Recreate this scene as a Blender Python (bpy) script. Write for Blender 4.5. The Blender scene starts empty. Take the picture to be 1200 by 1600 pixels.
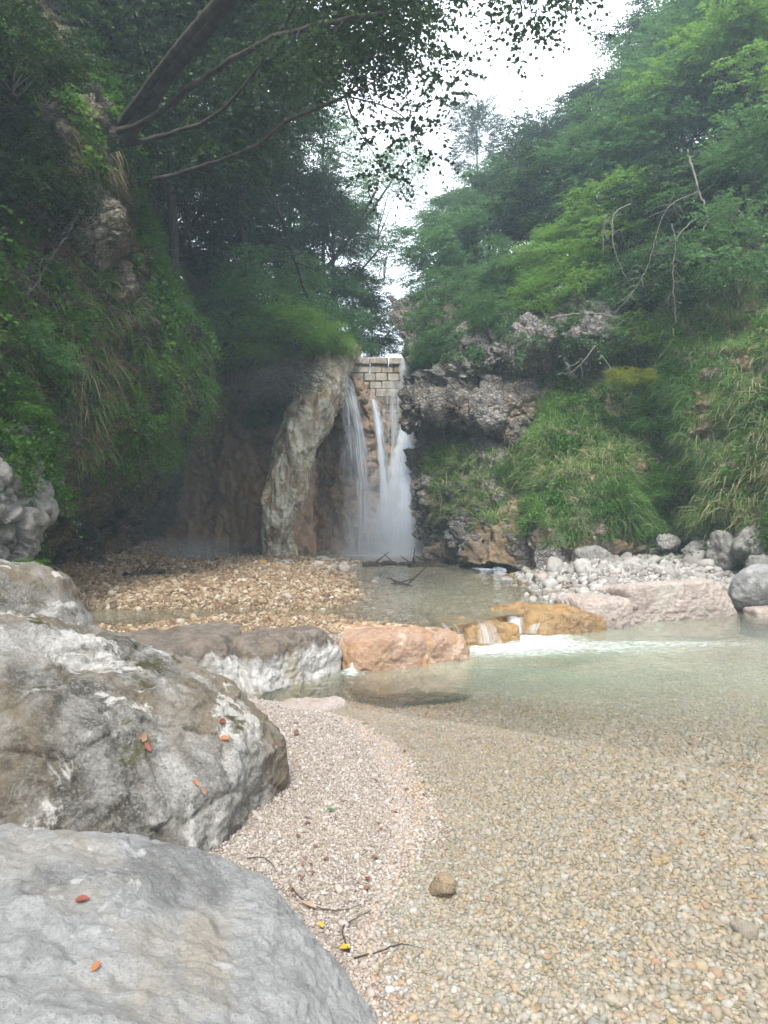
import bpy, bmesh, math, random
import numpy as np
from mathutils import Vector, Matrix
from mathutils.bvhtree import BVHTree

random.seed(7)
RNG = np.random.default_rng(11)
scene = bpy.context.scene
COL = scene.collection
R = math.radians

# ------------------------------------------------------------------ camera
EYE = 1.5
FOC = 1142.0                      # focal length in pixels of the 1200 x 1600 photograph
cam = bpy.data.cameras.new('camera')
cam.sensor_fit = 'VERTICAL'
cam.angle_y = 2 * math.atan(800 / FOC)
cam.clip_start = 0.05
cam.clip_end = 1000
camo = bpy.data.objects.new('camera', cam)
COL.objects.link(camo)
camo.location = (0, 0, EYE)
camo.rotation_euler = (R(90), 0, 0)
scene.camera = camo

# ------------------------------------------------------------------ sky, sun, exposure
SUN_EL, SUN_AZ = R(52), R(186)     # azimuth measured from +Y (upstream) towards +X
world = bpy.data.worlds.new('World')
scene.world = world
world.use_nodes = True
wn, wl = world.node_tree.nodes, world.node_tree.links
wn.clear()
wo = wn.new('ShaderNodeOutputWorld')
wb = wn.new('ShaderNodeBackground')
wb.inputs['Strength'].default_value = 0.13
sky = wn.new('ShaderNodeTexSky')
sky.sky_type = 'NISHITA'
sky.sun_disc = False
sky.sun_elevation = SUN_EL
sky.sun_rotation = SUN_AZ
sky.air_density = 1.0
sky.dust_density = 2.0
wtc = wn.new('ShaderNodeTexCoord')
wns = wn.new('ShaderNodeTexNoise')
wns.inputs['Scale'].default_value = 2.2
wns.inputs['Detail'].default_value = 7
wrp = wn.new('ShaderNodeMapRange')
wrp.inputs['From Min'].default_value = 0.3
wrp.inputs['From Max'].default_value = 0.62
wrp.inputs['To Min'].default_value = 0.72
wrp.inputs['To Max'].default_value = 1.0
wmx = wn.new('ShaderNodeMix')
wmx.data_type = 'RGBA'
wmx.inputs['B'].default_value = (7.4, 7.7, 8.1, 1)
wl.new(wtc.outputs['Generated'], wns.inputs['Vector'])
wl.new(wns.outputs['Fac'], wrp.inputs['Value'])
wl.new(wrp.outputs['Result'], wmx.inputs['Factor'])
wl.new(sky.outputs['Color'], wmx.inputs['A'])
wl.new(wmx.outputs['Result'], wb.inputs['Color'])
wl.new(wb.outputs['Background'], wo.inputs['Surface'])

sun = bpy.data.lights.new('sun', 'SUN')
sun.energy = 2.4
sun.angle = R(14)
sun.color = (1.0, 0.97, 0.92)
suno = bpy.data.objects.new('sun', sun)
COL.objects.link(suno)
sd = Vector((math.sin(SUN_AZ) * math.cos(SUN_EL), math.cos(SUN_AZ) * math.cos(SUN_EL), math.sin(SUN_EL)))
suno.rotation_euler = sd.to_track_quat('Z', 'Y').to_euler()
suno.location = (0, 0, 40)

scene.view_settings.view_transform = 'Standard'
scene.view_settings.look = 'None'
scene.view_settings.gamma = 1
scene.view_settings.use_curve_mapping = False
scene.view_settings.exposure = 1.46
scene.render.engine = 'CYCLES'
cy = scene.cycles
cy.use_denoising = True
cy.denoiser = 'OPENIMAGEDENOISE'
cy.use_adaptive_sampling = True
cy.adaptive_threshold = 0.02
cy.max_bounces = 7
cy.diffuse_bounces = 3
cy.glossy_bounces = 2
cy.transmission_bounces = 3
cy.transparent_max_bounces = 14
cy.volume_bounces = 2
cy.volume_step_rate = 2.0
cy.sample_clamp_indirect = 4
cy.caustics_reflective = False
cy.caustics_refractive = False

# ------------------------------------------------------------------ numeric helpers
def P(px, py, Y):
    return np.array([(px - 600) / FOC * Y, Y, EYE - (py - 800) / FOC * Y])

TAB = np.random.default_rng(3).random((48, 48, 48)).astype(np.float32)
TAB2 = np.random.default_rng(4).random((48, 48, 48, 3)).astype(np.float32)

def vnoise(p):
    i = np.floor(p).astype(int)
    f = p - i
    f = f * f * f * (f * (f * 6 - 15) + 10)
    i0 = i % 48
    i1 = (i + 1) % 48
    x0, y0, z0 = i0.T
    x1, y1, z1 = i1.T
    fx, fy, fz = f.T
    a = TAB[x0, y0, z0] * (1 - fx) + TAB[x1, y0, z0] * fx
    b = TAB[x0, y1, z0] * (1 - fx) + TAB[x1, y1, z0] * fx
    c = TAB[x0, y0, z1] * (1 - fx) + TAB[x1, y0, z1] * fx
    d = TAB[x0, y1, z1] * (1 - fx) + TAB[x1, y1, z1] * fx
    return ((a * (1 - fy) + b * fy) * (1 - fz) + (c * (1 - fy) + d * fy) * fz) * 2 - 1

def fbm(p, octv=5, gain=0.5, lac=2.03, off=0.0):
    p = np.asarray(p, float) + off
    s = np.zeros(len(p)); a = 1.0; t = 0.0
    for _ in range(octv):
        s += a * vnoise(p); t += a
        a *= gain; p = p * lac + 7.13
    return s / t

def ridged(p, octv=4, off=0.0):
    p = np.asarray(p, float) + off
    s = np.zeros(len(p)); a = 1.0; t = 0.0
    for _ in range(octv):
        s += a * (1 - 2 * np.abs(vnoise(p))); t += a
        a *= 0.5; p = p * 2.1 + 3.7
    return s / t

def worley(p):
    i = np.floor(p).astype(int)
    n = len(p)
    f1 = np.full(n, 9.0); f2 = np.full(n, 9.0); cid = np.zeros(n)
    for dx in (-1, 0, 1):
        for dy in (-1, 0, 1):
            for dz in (-1, 0, 1):
                c = i + np.array([dx, dy, dz])
                m = c % 48
                j = TAB2[m[:, 0], m[:, 1], m[:, 2]]
                d = np.linalg.norm(c + j - p, axis=1)
                r = TAB[m[:, 2], m[:, 0], m[:, 1]]
                near = d < f1
                f2 = np.where(near, f1, np.minimum(f2, d))
                cid = np.where(near, r, cid)
                f1 = np.where(near, d, f1)
    return f1, f2, cid

def smooth(a, b, x):
    t = np.clip((x - a) / (b - a), 0, 1)
    return t * t * (3 - 2 * t)

# ------------------------------------------------------------------ mesh helpers
def props(o, label=None, cat=None, group=None, kind=None):
    if label: o['label'] = label
    if cat: o['category'] = cat
    if group: o['group'] = group
    if kind: o['kind'] = kind
    return o

def mk(name, V, Fc, mat, parent=None, shade=True, attrs=None, uv=None, **pr):
    V = np.asarray(V, np.float32); Fc = np.asarray(Fc, np.int32)
    me = bpy.data.meshes.new(name)
    k = Fc.shape[1]
    me.vertices.add(len(V)); me.vertices.foreach_set('co', V.ravel())
    me.loops.add(Fc.size); me.loops.foreach_set('vertex_index', Fc.ravel())
    me.polygons.add(len(Fc))
    me.polygons.foreach_set('loop_start', np.arange(0, Fc.size, k, dtype=np.int32))
    me.polygons.foreach_set('loop_total', np.full(len(Fc), k, np.int32))
    if shade:
        me.polygons.foreach_set('use_smooth', np.ones(len(Fc), bool))
    if uv is not None:
        u = me.uv_layers.new(name='UVMap')
        u.data.foreach_set('uv', np.asarray(uv, np.float32)[Fc.ravel()].ravel())
    for a, val in (attrs or {}).items():
        at = me.attributes.new(a, 'FLOAT', 'POINT')
        at.data.foreach_set('value', np.asarray(val, np.float32))
    me.update(calc_edges=True)
    me.materials.append(mat)
    o = bpy.data.objects.new(name, me)
    COL.objects.link(o)
    if parent: o.parent = parent
    props(o, **pr)
    return o

def empty(name, loc=(0, 0, 0), **pr):
    o = bpy.data.objects.new(name, None)
    o.empty_display_size = 0.2
    o.location = tuple(float(v) for v in loc)
    COL.objects.link(o)
    props(o, **pr)
    return o

def cr1(A, n):
    k = A.shape[0]
    t = np.linspace(0, k - 1, n); i = np.minimum(t.astype(int), k - 2); f = (t - i)
    g = lambda j: A[np.clip(j, 0, k - 1)]
    f = f.reshape((-1,) + (1,) * (A.ndim - 1))
    p0, p1, p2, p3 = g(i - 1), g(i), g(i + 1), g(i + 2)
    return 0.5 * (2 * p1 + (p2 - p0) * f + (2 * p0 - 5 * p1 + 4 * p2 - p3) * f**2 + (3 * p1 - p0 - 3 * p2 + p3) * f**3)

def cr_grid(A, nu, nv):
    A = cr1(np.asarray(A, float), nu)
    return cr1(A.transpose(1, 0, 2), nv).transpose(1, 0, 2)

def grid_faces(nu, nv):
    i = np.arange(nu * nv).reshape(nu, nv)
    return np.stack([i[:-1, :-1], i[1:, :-1], i[1:, 1:], i[:-1, 1:]], -1).reshape(-1, 4)

def grid_normals(G):
    du = np.gradient(G, axis=0); dv = np.gradient(G, axis=1)
    n = np.cross(du, dv)
    return n / (np.linalg.norm(n, axis=2, keepdims=True) + 1e-9)

SURF = {}
BVHS = []
def surface(name, ctrl, nu, nv, mat, disp, toward=(0, 0, 1.5), **pr):
    G = cr_grid(ctrl, nu, nv)
    N = grid_normals(G)
    flip = np.sum(N * (np.asarray(toward) - G)) < 0
    if flip: N = -N
    p = G.reshape(-1, 3)
    d = disp(p, N.reshape(-1, 3))
    if d.ndim == 1: p = p + N.reshape(-1, 3) * d[:, None]
    else: p = p + d
    G = p.reshape(nu, nv, 3)
    N = grid_normals(G)
    if flip: N = -N
    Fc = grid_faces(nu, nv)
    if not flip: pass
    else: Fc = Fc[:, ::-1]
    o = mk(name, p, Fc, mat, **pr)
    SURF[name if name not in SURF else o.name] = (G, N)
    BVHS.append((o.name, BVHTree.FromPolygons([tuple(v) for v in p[:]], [tuple(f) for f in Fc.tolist()])))
    return o, G, N

def px_of(p):
    return 600 + FOC * p[:, 0] / p[:, 1], 800 - FOC * (p[:, 2] - EYE) / p[:, 1]

def sample(surf, n, keep=None):
    """points spread over a surface by area"""
    G, N = surf
    a = np.linalg.norm(np.cross(G[1:, :-1] - G[:-1, :-1], G[:-1, 1:] - G[:-1, :-1]), axis=2)
    w = a.ravel(); w = w / w.sum()
    idx = RNG.choice(len(w), n, p=w)
    i, j = np.divmod(idx, a.shape[1])
    u, v = RNG.random((2, n, 1))
    p = (G[i, j] * (1 - u) * (1 - v) + G[i + 1, j] * u * (1 - v) + G[i, j + 1] * (1 - u) * v + G[i + 1, j + 1] * u * v)
    nn = N[i, j]
    if keep is not None:
        k = keep(p, nn)
        p, nn = p[k], nn[k]
    return p, nn

def in_poly(x, y, poly):
    r = np.zeros(len(x), bool); k = len(poly); j = k - 1
    for i in range(k):
        xi, yi = poly[i]; xj, yj = poly[j]
        c = ((yi > y) != (yj > y)) & (x < (xj - xi) * (y - yi) / (yj - yi + 1e-9) + xi)
        r ^= c; j = i
    return r

def hit(px, py, only=None):
    d = Vector(P(px, py, 1.0) - np.array([0, 0, EYE])).normalized()
    best = None
    for n, b in BVHS:
        if only and not any(n.startswith(q) for q in only): continue
        h = b.ray_cast(Vector((0, 0, EYE)), d)
        if h[0] is not None and (best is None or h[3] < best[3]): best = h
    return best

def drop(x, y, ztop=60.0):
    best = None
    for n, b in BVHS:
        h = b.ray_cast(Vector((x, y, ztop)), Vector((0, 0, -1)))
        if h[0] is not None and (best is None or h[0].z > best): best = h[0].z
    return 0.0 if best is None else best

def tube(path, rad, sides=7, jitter=0.0):
    path = np.asarray(path, float); rad = np.asarray(rad, float)
    k = len(path)
    t = np.gradient(path, axis=0); t /= np.linalg.norm(t, axis=1, keepdims=True) + 1e-9
    ref = np.tile([0.31, 0.17, 0.93], (k, 1))
    a = np.cross(t, ref); a /= np.linalg.norm(a, axis=1, keepdims=True) + 1e-9
    b = np.cross(t, a)
    th = np.linspace(0, 2 * np.pi, sides, endpoint=False)
    V = path[:, None] + rad[:, None, None] * (np.cos(th)[None, :, None] * a[:, None] + np.sin(th)[None, :, None] * b[:, None])
    V = V.reshape(-1, 3)
    if jitter: V = V + RNG.normal(0, jitter, V.shape) * np.repeat(rad, sides)[:, None]
    i = np.arange(k * sides).reshape(k, sides)
    n = np.roll(i, -1, axis=1)
    Fc = np.stack([i[:-1], n[:-1], n[1:], i[1:]], -1).reshape(-1, 4)
    return V, Fc

def merge(parts):
    Vs, Fs, off = [], [], 0
    for V, Fc in parts:
        Vs.append(V); Fs.append(Fc + off); off += len(V)
    return np.concatenate(Vs), np.concatenate(Fs)

# ------------------------------------------------------------------ material helpers
class Mat:
    def __init__(s, name):
        s.m = bpy.data.materials.new(name); s.m.use_nodes = True
        s.t = s.m.node_tree; s.t.nodes.clear()
        s.out = s.t.nodes.new('ShaderNodeOutputMaterial')
    def n(s, kind, ins=None, **kw):
        nd = s.t.nodes.new('ShaderNode' + kind)
        for k, v in kw.items(): setattr(nd, k, v)
        for k, v in (ins or {}).items(): s.set(nd.inputs[k], v)
        return nd
    def set(s, sock, v):
        if isinstance(v, bpy.types.NodeSocket): s.t.links.new(v, sock)
        elif isinstance(v, tuple) and len(v) == 3 and sock.type == 'RGBA': sock.default_value = (*v, 1)
        else: sock.default_value = v
    def pos(s, scale=1.0, sc3=None):
        g = s.n('NewGeometry').outputs['Position']
        m = s.n('Mapping', {'Vector': g, 'Scale': sc3 or (scale, scale, scale)})
        return m.outputs[0]
    def objpos(s, sc3=(1, 1, 1)):
        g = s.n('TexCoord').outputs['Object']
        return s.n('Mapping', {'Vector': g, 'Scale': sc3}).outputs[0]
    def noise(s, vec, scale, detail=6, rough=0.55, dist=0.0, out='Fac'):
        return s.n('TexNoise', {'Vector': vec, 'Scale': scale, 'Detail': detail, 'Roughness': rough, 'Distortion': dist}).outputs[out]
    def voro(s, vec, scale, feature='F1', out='Distance', rnd=1.0):
        return s.n('TexVoronoi', {'Vector': vec, 'Scale': scale, 'Randomness': rnd}, feature=feature).outputs[out]
    def ramp(s, fac, stops, interp='LINEAR'):
        r = s.n('ValToRGB', {'Fac': fac}); e = r.color_ramp.elements; r.color_ramp.interpolation = interp
        while len(e) < len(stops): e.new(0.5)
        for q, (p, c) in zip(e, stops):
            q.position = p; q.color = (*c, 1) if isinstance(c, tuple) else (c, c, c, 1)
        return r.outputs['Color']
    def mr(s, v, a, b, c=0.0, d=1.0):
        return s.n('MapRange', {'Value': v, 'From Min': a, 'From Max': b, 'To Min': c, 'To Max': d}).outputs['Result']
    def mix(s, f, a, b, mode='MIX'):
        m = s.n('Mix', data_type='RGBA', blend_type=mode)
        s.set(m.inputs['Factor'], f); s.set(m.inputs['A'], a); s.set(m.inputs['B'], b)
        return m.outputs['Result']
    def math(s, op, a, b=0.0, clamp=False):
        m = s.n('Math', operation=op); m.use_clamp = clamp
        s.set(m.inputs[0], a); s.set(m.inputs[1], b)
        return m.outputs[0]
    def bump(s, h, strength=0.5, dist=0.02, normal=None):
        ins = {'Height': h, 'Strength': strength, 'Distance': dist}
        if normal is not None: ins['Normal'] = normal
        return s.n('Bump', ins).outputs[0]
    def attr(s, name, kind='GEOMETRY', out='Fac'):
        return s.n('Attribute', attribute_name=name, attribute_type=kind).outputs[out]
    def bsdf(s, col, rough=0.8, normal=None, spec=0.4, **kw):
        ins = {'Base Color': col, 'Roughness': rough, 'Specular IOR Level': spec}
        if normal is not None: ins['Normal'] = normal
        ins.update(kw)
        return s.n('BsdfPrincipled', ins).outputs[0]
    def surf(s, sh):
        s.t.links.new(sh, s.out.inputs['Surface']); return s.m

def rock_mat(name, light, mid, dark, ochre=None, ochre_amt=0.0, lichen=0.4, moss=0.3, scale=1.0, rubble=0.0, wet=0.0, dark_amt=0.5, streak=0.0, bump=1.0, white=0.0, stain=None, mosscol=(0.05, 0.07, 0.015)):
    m = Mat(name)
    p = m.pos()
    n1 = m.noise(p, 1.3 * scale, 8, 0.6, 0.6)
    n2 = m.noise(p, 5.5 * scale, 9, 0.68, 0.3)
    n3 = m.noise(p, 40 * scale, 6, 0.7)
    col = m.mix(m.mr(n2, 0.36, 0.6), mid, light)
    dk = m.math('MULTIPLY', m.mr(n1, 0.62 - 0.2 * dark_amt, 0.70 - 0.2 * dark_amt), m.mr(n2, 0.38, 0.52))
    col = m.mix(dk, col, dark)
    sp = m.math('MULTIPLY', m.mr(n3, 0.52, 0.62), lichen)
    col = m.mix(sp, col, m.mix(0.5, dark, mid))
    n6 = m.noise(p, 75 * scale, 5, 0.7)
    col = m.mix(m.mr(n6, 0.50, 0.66, 0.0, 0.55), col, light)
    col = m.mix(m.mr(n6, 0.46, 0.36, 0.0, 0.5), col, dark)
    n7 = m.noise(p, 14 * scale, 8, 0.75, 1.0)
    col = m.mix(m.mr(n7, 0.52, 0.60, 0.0, 0.45), col, m.mix(0.5, dark, mid))
    if ochre:
        n4 = m.noise(m.pos(sc3=(1, 1, 0.4)), 1.7 * scale, 6, 0.6, 0.8)
        col = m.mix(m.mr(n4, 0.62 - ochre_amt * 0.35, 0.75 - ochre_amt * 0.35, 0, 0.85), col, ochre)
    if streak:
        n5 = m.noise(m.pos(sc3=(3.0, 3.0, 0.25)), 2.2, 5, 0.6, 0.3)
        col = m.mix(m.mr(n5, 0.5, 0.62, 0, streak), col, dark)
    if white:
        n8 = m.noise(p, 2.3 * scale, 10, 0.66, 0.8)
        col = m.mix(m.math('MULTIPLY', m.mr(n8, 0.60 - .14 * white, 0.635 - .14 * white), m.mr(n6, .30, .5, .35, .95)), col, tuple(min(.7, x * 1.25) for x in light))
    if stain:   # dark growth along the wetted top edge, running down in tongues
        oz = m.n('SeparateXYZ', {'Vector': m.n('TexCoord').outputs['Object']}).outputs['Z']
        tn_ = m.noise(m.pos(sc3=(5, 5, .8)), 1.6, 6, .7)
        sm = m.mr(m.math('ADD', oz, m.math('MULTIPLY', m.math('SUBTRACT', tn_, .5), .34)), .20, .255)
        col = m.mix(m.math('MULTIPLY', sm, .88), col, m.mix(m.mr(n2, .4, .6), stain, tuple(x * 2.1 for x in stain)))
        al = m.mr(m.math('ADD', oz, m.math('MULTIPLY', n2, .08)), .02, -.05)
        col = m.mix(m.math('MULTIPLY', al, .75), col, (0.20, 0.15, 0.045))
    h = m.math('ADD', m.math('MULTIPLY', n2, 1.0), m.math('MULTIPLY', n3, 0.35))
    if rubble:
        wp = m.n('VectorMath', {0: m.pos(sc3=(1, 1, 1.5)), 1: m.n('VectorMath', {0: m.noise(p, 5 * scale, 4, .6, out='Color'), 1: (.22, .22, .22)}, operation='MULTIPLY').outputs[0]}, operation='ADD').outputs[0]
        vd = m.voro(wp, 9 * scale, 'DISTANCE_TO_EDGE')
        vc = m.n('SeparateColor', {'Color': m.voro(wp, 9 * scale, 'F1', 'Color')}).outputs[0]
        crack = m.mr(vd, 0.0, 0.2)
        col = m.mix(m.math('MULTIPLY', m.math('SUBTRACT', 1.0, crack), .6 * rubble), col, dark)
        col = m.mix(0.5 * rubble, col, m.mix(1.0, col, m.mix(0.55, (0.5, 0.5, 0.5), vc), 'OVERLAY'))
        h = m.math('ADD', h, m.math('MULTIPLY', crack, 0.9 * rubble))
    if moss:
        nz = m.n('SeparateXYZ', {'Vector': m.n('NewGeometry').outputs['Normal']}).outputs['Z']
        mm = m.math('MULTIPLY', m.mr(nz, 0.15, 0.9), m.mr(m.noise(p, 3.1 * scale, 7, 0.7), 0.66 - 0.22 * moss, 0.72 - 0.22 * moss), True)
        col = m.mix(mm, col, mosscol)
    nb = m.bump(m.math('ADD', h, m.math('MULTIPLY', n7, 0.5)), 1.0 * bump, 0.06 / scale)
    nb = m.bump(m.noise(p, 95 * scale, 5, 0.7), 0.8 * bump, 0.015, nb)
    rough = 0.85 - 0.45 * wet
    return m.surf(m.bsdf(col, rough, nb, 0.35 + 0.25 * wet))

def leaf_mat(name, c1, c2, trans=0.35, rough=0.5, dry=None):
    m = Mat(name)
    t = m.attr('tone')
    r = m.n('ObjectInfo').outputs['Random']
    col = m.mix(t, c1, c2)
    col = m.mix(m.math('MULTIPLY', r, 0.4), col, tuple(x * 0.6 for x in c2))
    if dry: col = m.mix(m.mr(t, 0.93, 0.99), col, dry)
    d = m.bsdf(col, rough, None, 0.3)
    tr = m.n('BsdfTranslucent', {'Color': m.mix(0.5, col, tuple(min(1, x * 1.5) for x in c2))}).outputs[0]
    mx = m.n('MixShader', {'Fac': trans}); m.t.links.new(d, mx.inputs[1]); m.t.links.new(tr, mx.inputs[2])
    return m.surf(mx.outputs[0])

def bark_mat(name, c1, c2, sc=8.0):
    m = Mat(name)
    p = m.objpos((1, 1, 0.3))
    n = m.noise(p, sc, 7, 0.65, 0.4)
    return m.surf(m.bsdf(m.mix(m.mr(n, 0.35, 0.65), c1, c2), 0.9, m.bump(n, 0.8, 0.03), 0.2))

M = {}
M['boulder'] = rock_mat('limestone lichen', (0.479, 0.455, 0.417), (0.296, 0.280, 0.252), (0.087, 0.080, 0.063), (0.194, 0.150, 0.097), 0.45, 0.6, 0.4, 1.0, dark_amt=0.95, bump=1.1, white=0.4, mosscol=(0.071, 0.065, 0.019))
M['slab'] = rock_mat('pale limestone slab', (0.40, 0.39, 0.375), (0.315, 0.31, 0.305), (0.19, 0.185, 0.175), (0.36, 0.32, 0.26), 0.2, 0.3, 0.0, 0.9, dark_amt=0.25, bump=0.9, white=.2)
M['weir_white'] = rock_mat('weir block white', (0.56, 0.54, 0.50), (0.46, 0.44, 0.40), (0.20, 0.17, 0.14), (0.36, 0.29, 0.18), 0.2, 0.2, 0.2, 1.4, dark_amt=0.15, streak=0.3, white=.5, stain=(0.10, 0.075, 0.055), mosscol=(0.10, 0.085, 0.05))
M['weir_red'] = rock_mat('weir block red', (0.50, 0.36, 0.27), (0.42, 0.24, 0.16), (0.24, 0.13, 0.08), (0.46, 0.27, 0.13), 0.5, 0.5, 0.0, 1.6, dark_amt=0.45, white=.35)
M['weir_ochre'] = rock_mat('weir block wet ochre', (0.40, 0.27, 0.14), (0.34, 0.20, 0.085), (0.14, 0.08, 0.04), (0.42, 0.25, 0.09), 0.6, 0.5, 0.0, 1.6, wet=0.9, dark_amt=0.75, streak=.5)
M['weir_pink'] = rock_mat('weir block pink', (0.52, 0.44, 0.39), (0.44, 0.34, 0.29), (0.30, 0.24, 0.21), (0.5, 0.45, 0.38), 0.3, 0.4, 0.0, 1.2, dark_amt=0.2)
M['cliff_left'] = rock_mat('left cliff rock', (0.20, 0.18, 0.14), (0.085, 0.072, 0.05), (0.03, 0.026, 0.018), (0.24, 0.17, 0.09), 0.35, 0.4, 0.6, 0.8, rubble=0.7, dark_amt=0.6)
M['cliff_grey'] = rock_mat('grey outcrop rock', (0.38, 0.36, 0.33), (0.24, 0.22, 0.20), (0.09, 0.08, 0.065), None, 0.0, 0.4, 0.5, 1.1, dark_amt=0.45)
M['cliff_bare'] = rock_mat('bare cliff rock', (0.40, 0.35, 0.28), (0.26, 0.22, 0.17), (0.09, 0.075, 0.055), (0.26, 0.18, 0.10), 0.2, 0.4, 0.5, 1.2, dark_amt=0.7, rubble=.8)
M['wall_brown'] = rock_mat('brown damp wall', (0.508, 0.351, 0.238), (0.400, 0.261, 0.172), (0.184, 0.114, 0.070), (0.454, 0.257, 0.123), 0.4, 0.25, 0.1, 0.7, wet=0.35, dark_amt=0.3, streak=0.3)
M['wall_wet'] = rock_mat('wet fall wall', (0.459, 0.326, 0.221), (0.312, 0.214, 0.142), (0.129, 0.094, 0.063), (0.496, 0.292, 0.142), 0.35, 0.35, 0.2, 0.9, wet=0.5, dark_amt=0.6, streak=0.6, rubble=.3)
M['rib'] = rock_mat('pale flowstone rib', (0.618, 0.528, 0.414), (0.458, 0.380, 0.279), (0.172, 0.121, 0.072), (0.458, 0.286, 0.124), 0.38, 0.5, 0.2, 1.2, dark_amt=0.4, streak=0.5, white=.6)
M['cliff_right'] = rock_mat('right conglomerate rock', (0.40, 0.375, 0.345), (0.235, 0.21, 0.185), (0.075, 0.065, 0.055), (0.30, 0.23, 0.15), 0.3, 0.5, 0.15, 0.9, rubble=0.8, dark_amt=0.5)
M['foot_tan'] = rock_mat('tan rock foot', (0.40, 0.33, 0.25), (0.28, 0.22, 0.16), (0.11, 0.09, 0.07), (0.38, 0.26, 0.14), 0.4, 0.4, 0.1, 1.0, rubble=0.6, dark_amt=0.4)
M['masonry'] = rock_mat('dam masonry', (0.46, 0.42, 0.36), (0.36, 0.32, 0.26), (0.15, 0.13, 0.10), (0.32, 0.25, 0.15), 0.2, 0.3, 0.1, 1.5, dark_amt=0.25, streak=0.4)
M['masonry_wet'] = rock_mat('wet dam masonry', (0.26, 0.22, 0.17), (0.16, 0.12, 0.08), (0.06, 0.05, 0.035), (0.22, 0.14, 0.06), 0.4, 0.3, 0.1, 1.5, wet=0.7, dark_amt=0.4, streak=0.5)
M['tan_earth'] = rock_mat('tan earth', (0.33, 0.25, 0.17), (0.25, 0.18, 0.115), (0.14, 0.10, 0.07), (0.34, 0.22, 0.11), 0.3, 0.4, 0.0, 1.4, dark_amt=0.5, rubble=.35)
M['earth'] = rock_mat('hillside earth', (0.09, 0.085, 0.04), (0.06, 0.055, 0.03), (0.03, 0.028, 0.015), None, 0, 0.3, 0.9, 0.8, mosscol=(0.03, 0.05, 0.012))
M['earth_grass'] = rock_mat('grassy soil', (0.12, 0.13, 0.05), (0.07, 0.08, 0.03), (0.035, 0.035, 0.018), (0.20, 0.15, 0.09), 0.1, 0.3, 0.9, 0.9, mosscol=(0.045, 0.075, 0.02))
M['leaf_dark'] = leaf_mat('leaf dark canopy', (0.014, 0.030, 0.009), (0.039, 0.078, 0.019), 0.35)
M['leaf_mid'] = leaf_mat('leaf mid green', (0.028, 0.078, 0.026), (0.11, 0.22, 0.065), 0.4)
M['leaf_bright'] = leaf_mat('leaf bright green', (0.06, 0.14, 0.02), (0.18, 0.32, 0.05), 0.45)
M['leaf_yellow'] = leaf_mat('leaf yellow green', (0.09, 0.15, 0.02), (0.32, 0.34, 0.04), 0.4)
M['leaf_fern'] = leaf_mat('fern and ivy', (0.03, 0.08, 0.012), (0.11, 0.24, 0.03), 0.4)
M['needle'] = leaf_mat('blue green needles', (0.04, 0.07, 0.045), (0.08, 0.12, 0.07), 0.25)
M['grass'] = leaf_mat('meadow grass', (0.05, 0.13, 0.025), (0.19, 0.32, 0.08), 0.4, 0.55, dry=(0.38, 0.34, 0.19))
M['grass_dry'] = leaf_mat('dry hanging grass', (0.11, 0.085, 0.045), (0.30, 0.24, 0.14), 0.25, 0.7)
M['bark'] = bark_mat('bark', (0.025, 0.021, 0.017), (0.075, 0.062, 0.05))
M['twig'] = bark_mat('grey twigs', (0.112, 0.101, 0.084), (0.224, 0.210, 0.182), 20)
M['driftwood'] = bark_mat('dark driftwood', (0.035, 0.028, 0.022), (0.09, 0.07, 0.055), 14)

# bed material: sand and fine gravel between the pebbles
def gravel_base():
    m = Mat('gravel bed base')
    p = m.pos()
    v = m.voro(p, 70, 'F1', 'Color'); d = m.voro(p, 70)
    v2 = m.n('SeparateColor', {'Color': m.voro(p, 28, 'F1', 'Color')}).outputs[0]
    n = m.noise(p, 1.1, 5)
    s = m.n('SeparateColor', {'Color': v}).outputs[0]
    c = m.ramp(s, [(0, (0.16, 0.135, 0.11)), (0.35, (0.25, 0.21, 0.165)), (0.7, (0.32, 0.275, 0.22)), (1, (0.42, 0.385, 0.33))])
    c = m.mix(0.25, c, m.mix(1.0, c, v2, 'OVERLAY'))
    c = m.mix(m.mr(n, 0.35, 0.7, 0, 0.35), c, (0.36, 0.27, 0.16))
    return m.surf(m.bsdf(c, 0.85, m.bump(d, 0.8, 0.02), 0.3))
M['bed'] = gravel_base()

def pebble_mat(name, stops, rough=0.6, spec=0.4):
    m = Mat(name)
    r = m.n('ObjectInfo').outputs['Random']
    c = m.ramp(r, stops)
    n = m.noise(m.objpos(), 2.5, 6, 0.7)
    c = m.mix(m.mr(n, 0.3, 0.7, 0.0, 0.5), c, m.mix(1.0, c, (0.55, 0.52, 0.48), 'MULTIPLY'))
    return m.surf(m.bsdf(c, rough, m.bump(n, 0.3, 0.1), spec))
PEB_BED = [(0, (0.254, 0.216, 0.191)), (0.16, (0.331, 0.262, 0.210)), (0.32, (0.400, 0.308, 0.219)), (0.45, (0.300, 0.239, 0.201)), (0.6, (0.431, 0.362, 0.314)), (0.72, (0.277, 0.262, 0.253)), (0.84, (0.462, 0.408, 0.393)), (0.93, (0.400, 0.270, 0.148)), (1, (0.347, 0.216, 0.165))]
M['peb_bed'] = pebble_mat('stream pebbles', PEB_BED, 0.45)
M['peb_fine'] = pebble_mat('fine pale gravel', [(0, (0.26, 0.21, 0.185)), (0.25, (0.325, 0.27, 0.235)), (0.6, (0.375, 0.32, 0.28)), (0.88, (0.42, 0.375, 0.34)), (0.98, (0.50, 0.47, 0.44)), (1, (0.18, 0.13, 0.11))], 0.85, .2)
M['peb_tan'] = pebble_mat('tan bar gravel', [(0, (0.107, 0.070, 0.045)), (0.3, (0.197, 0.127, 0.070)), (0.6, (0.279, 0.193, 0.111)), (0.85, (0.344, 0.271, 0.180)), (1, (0.443, 0.402, 0.336))], 0.6)
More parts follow.
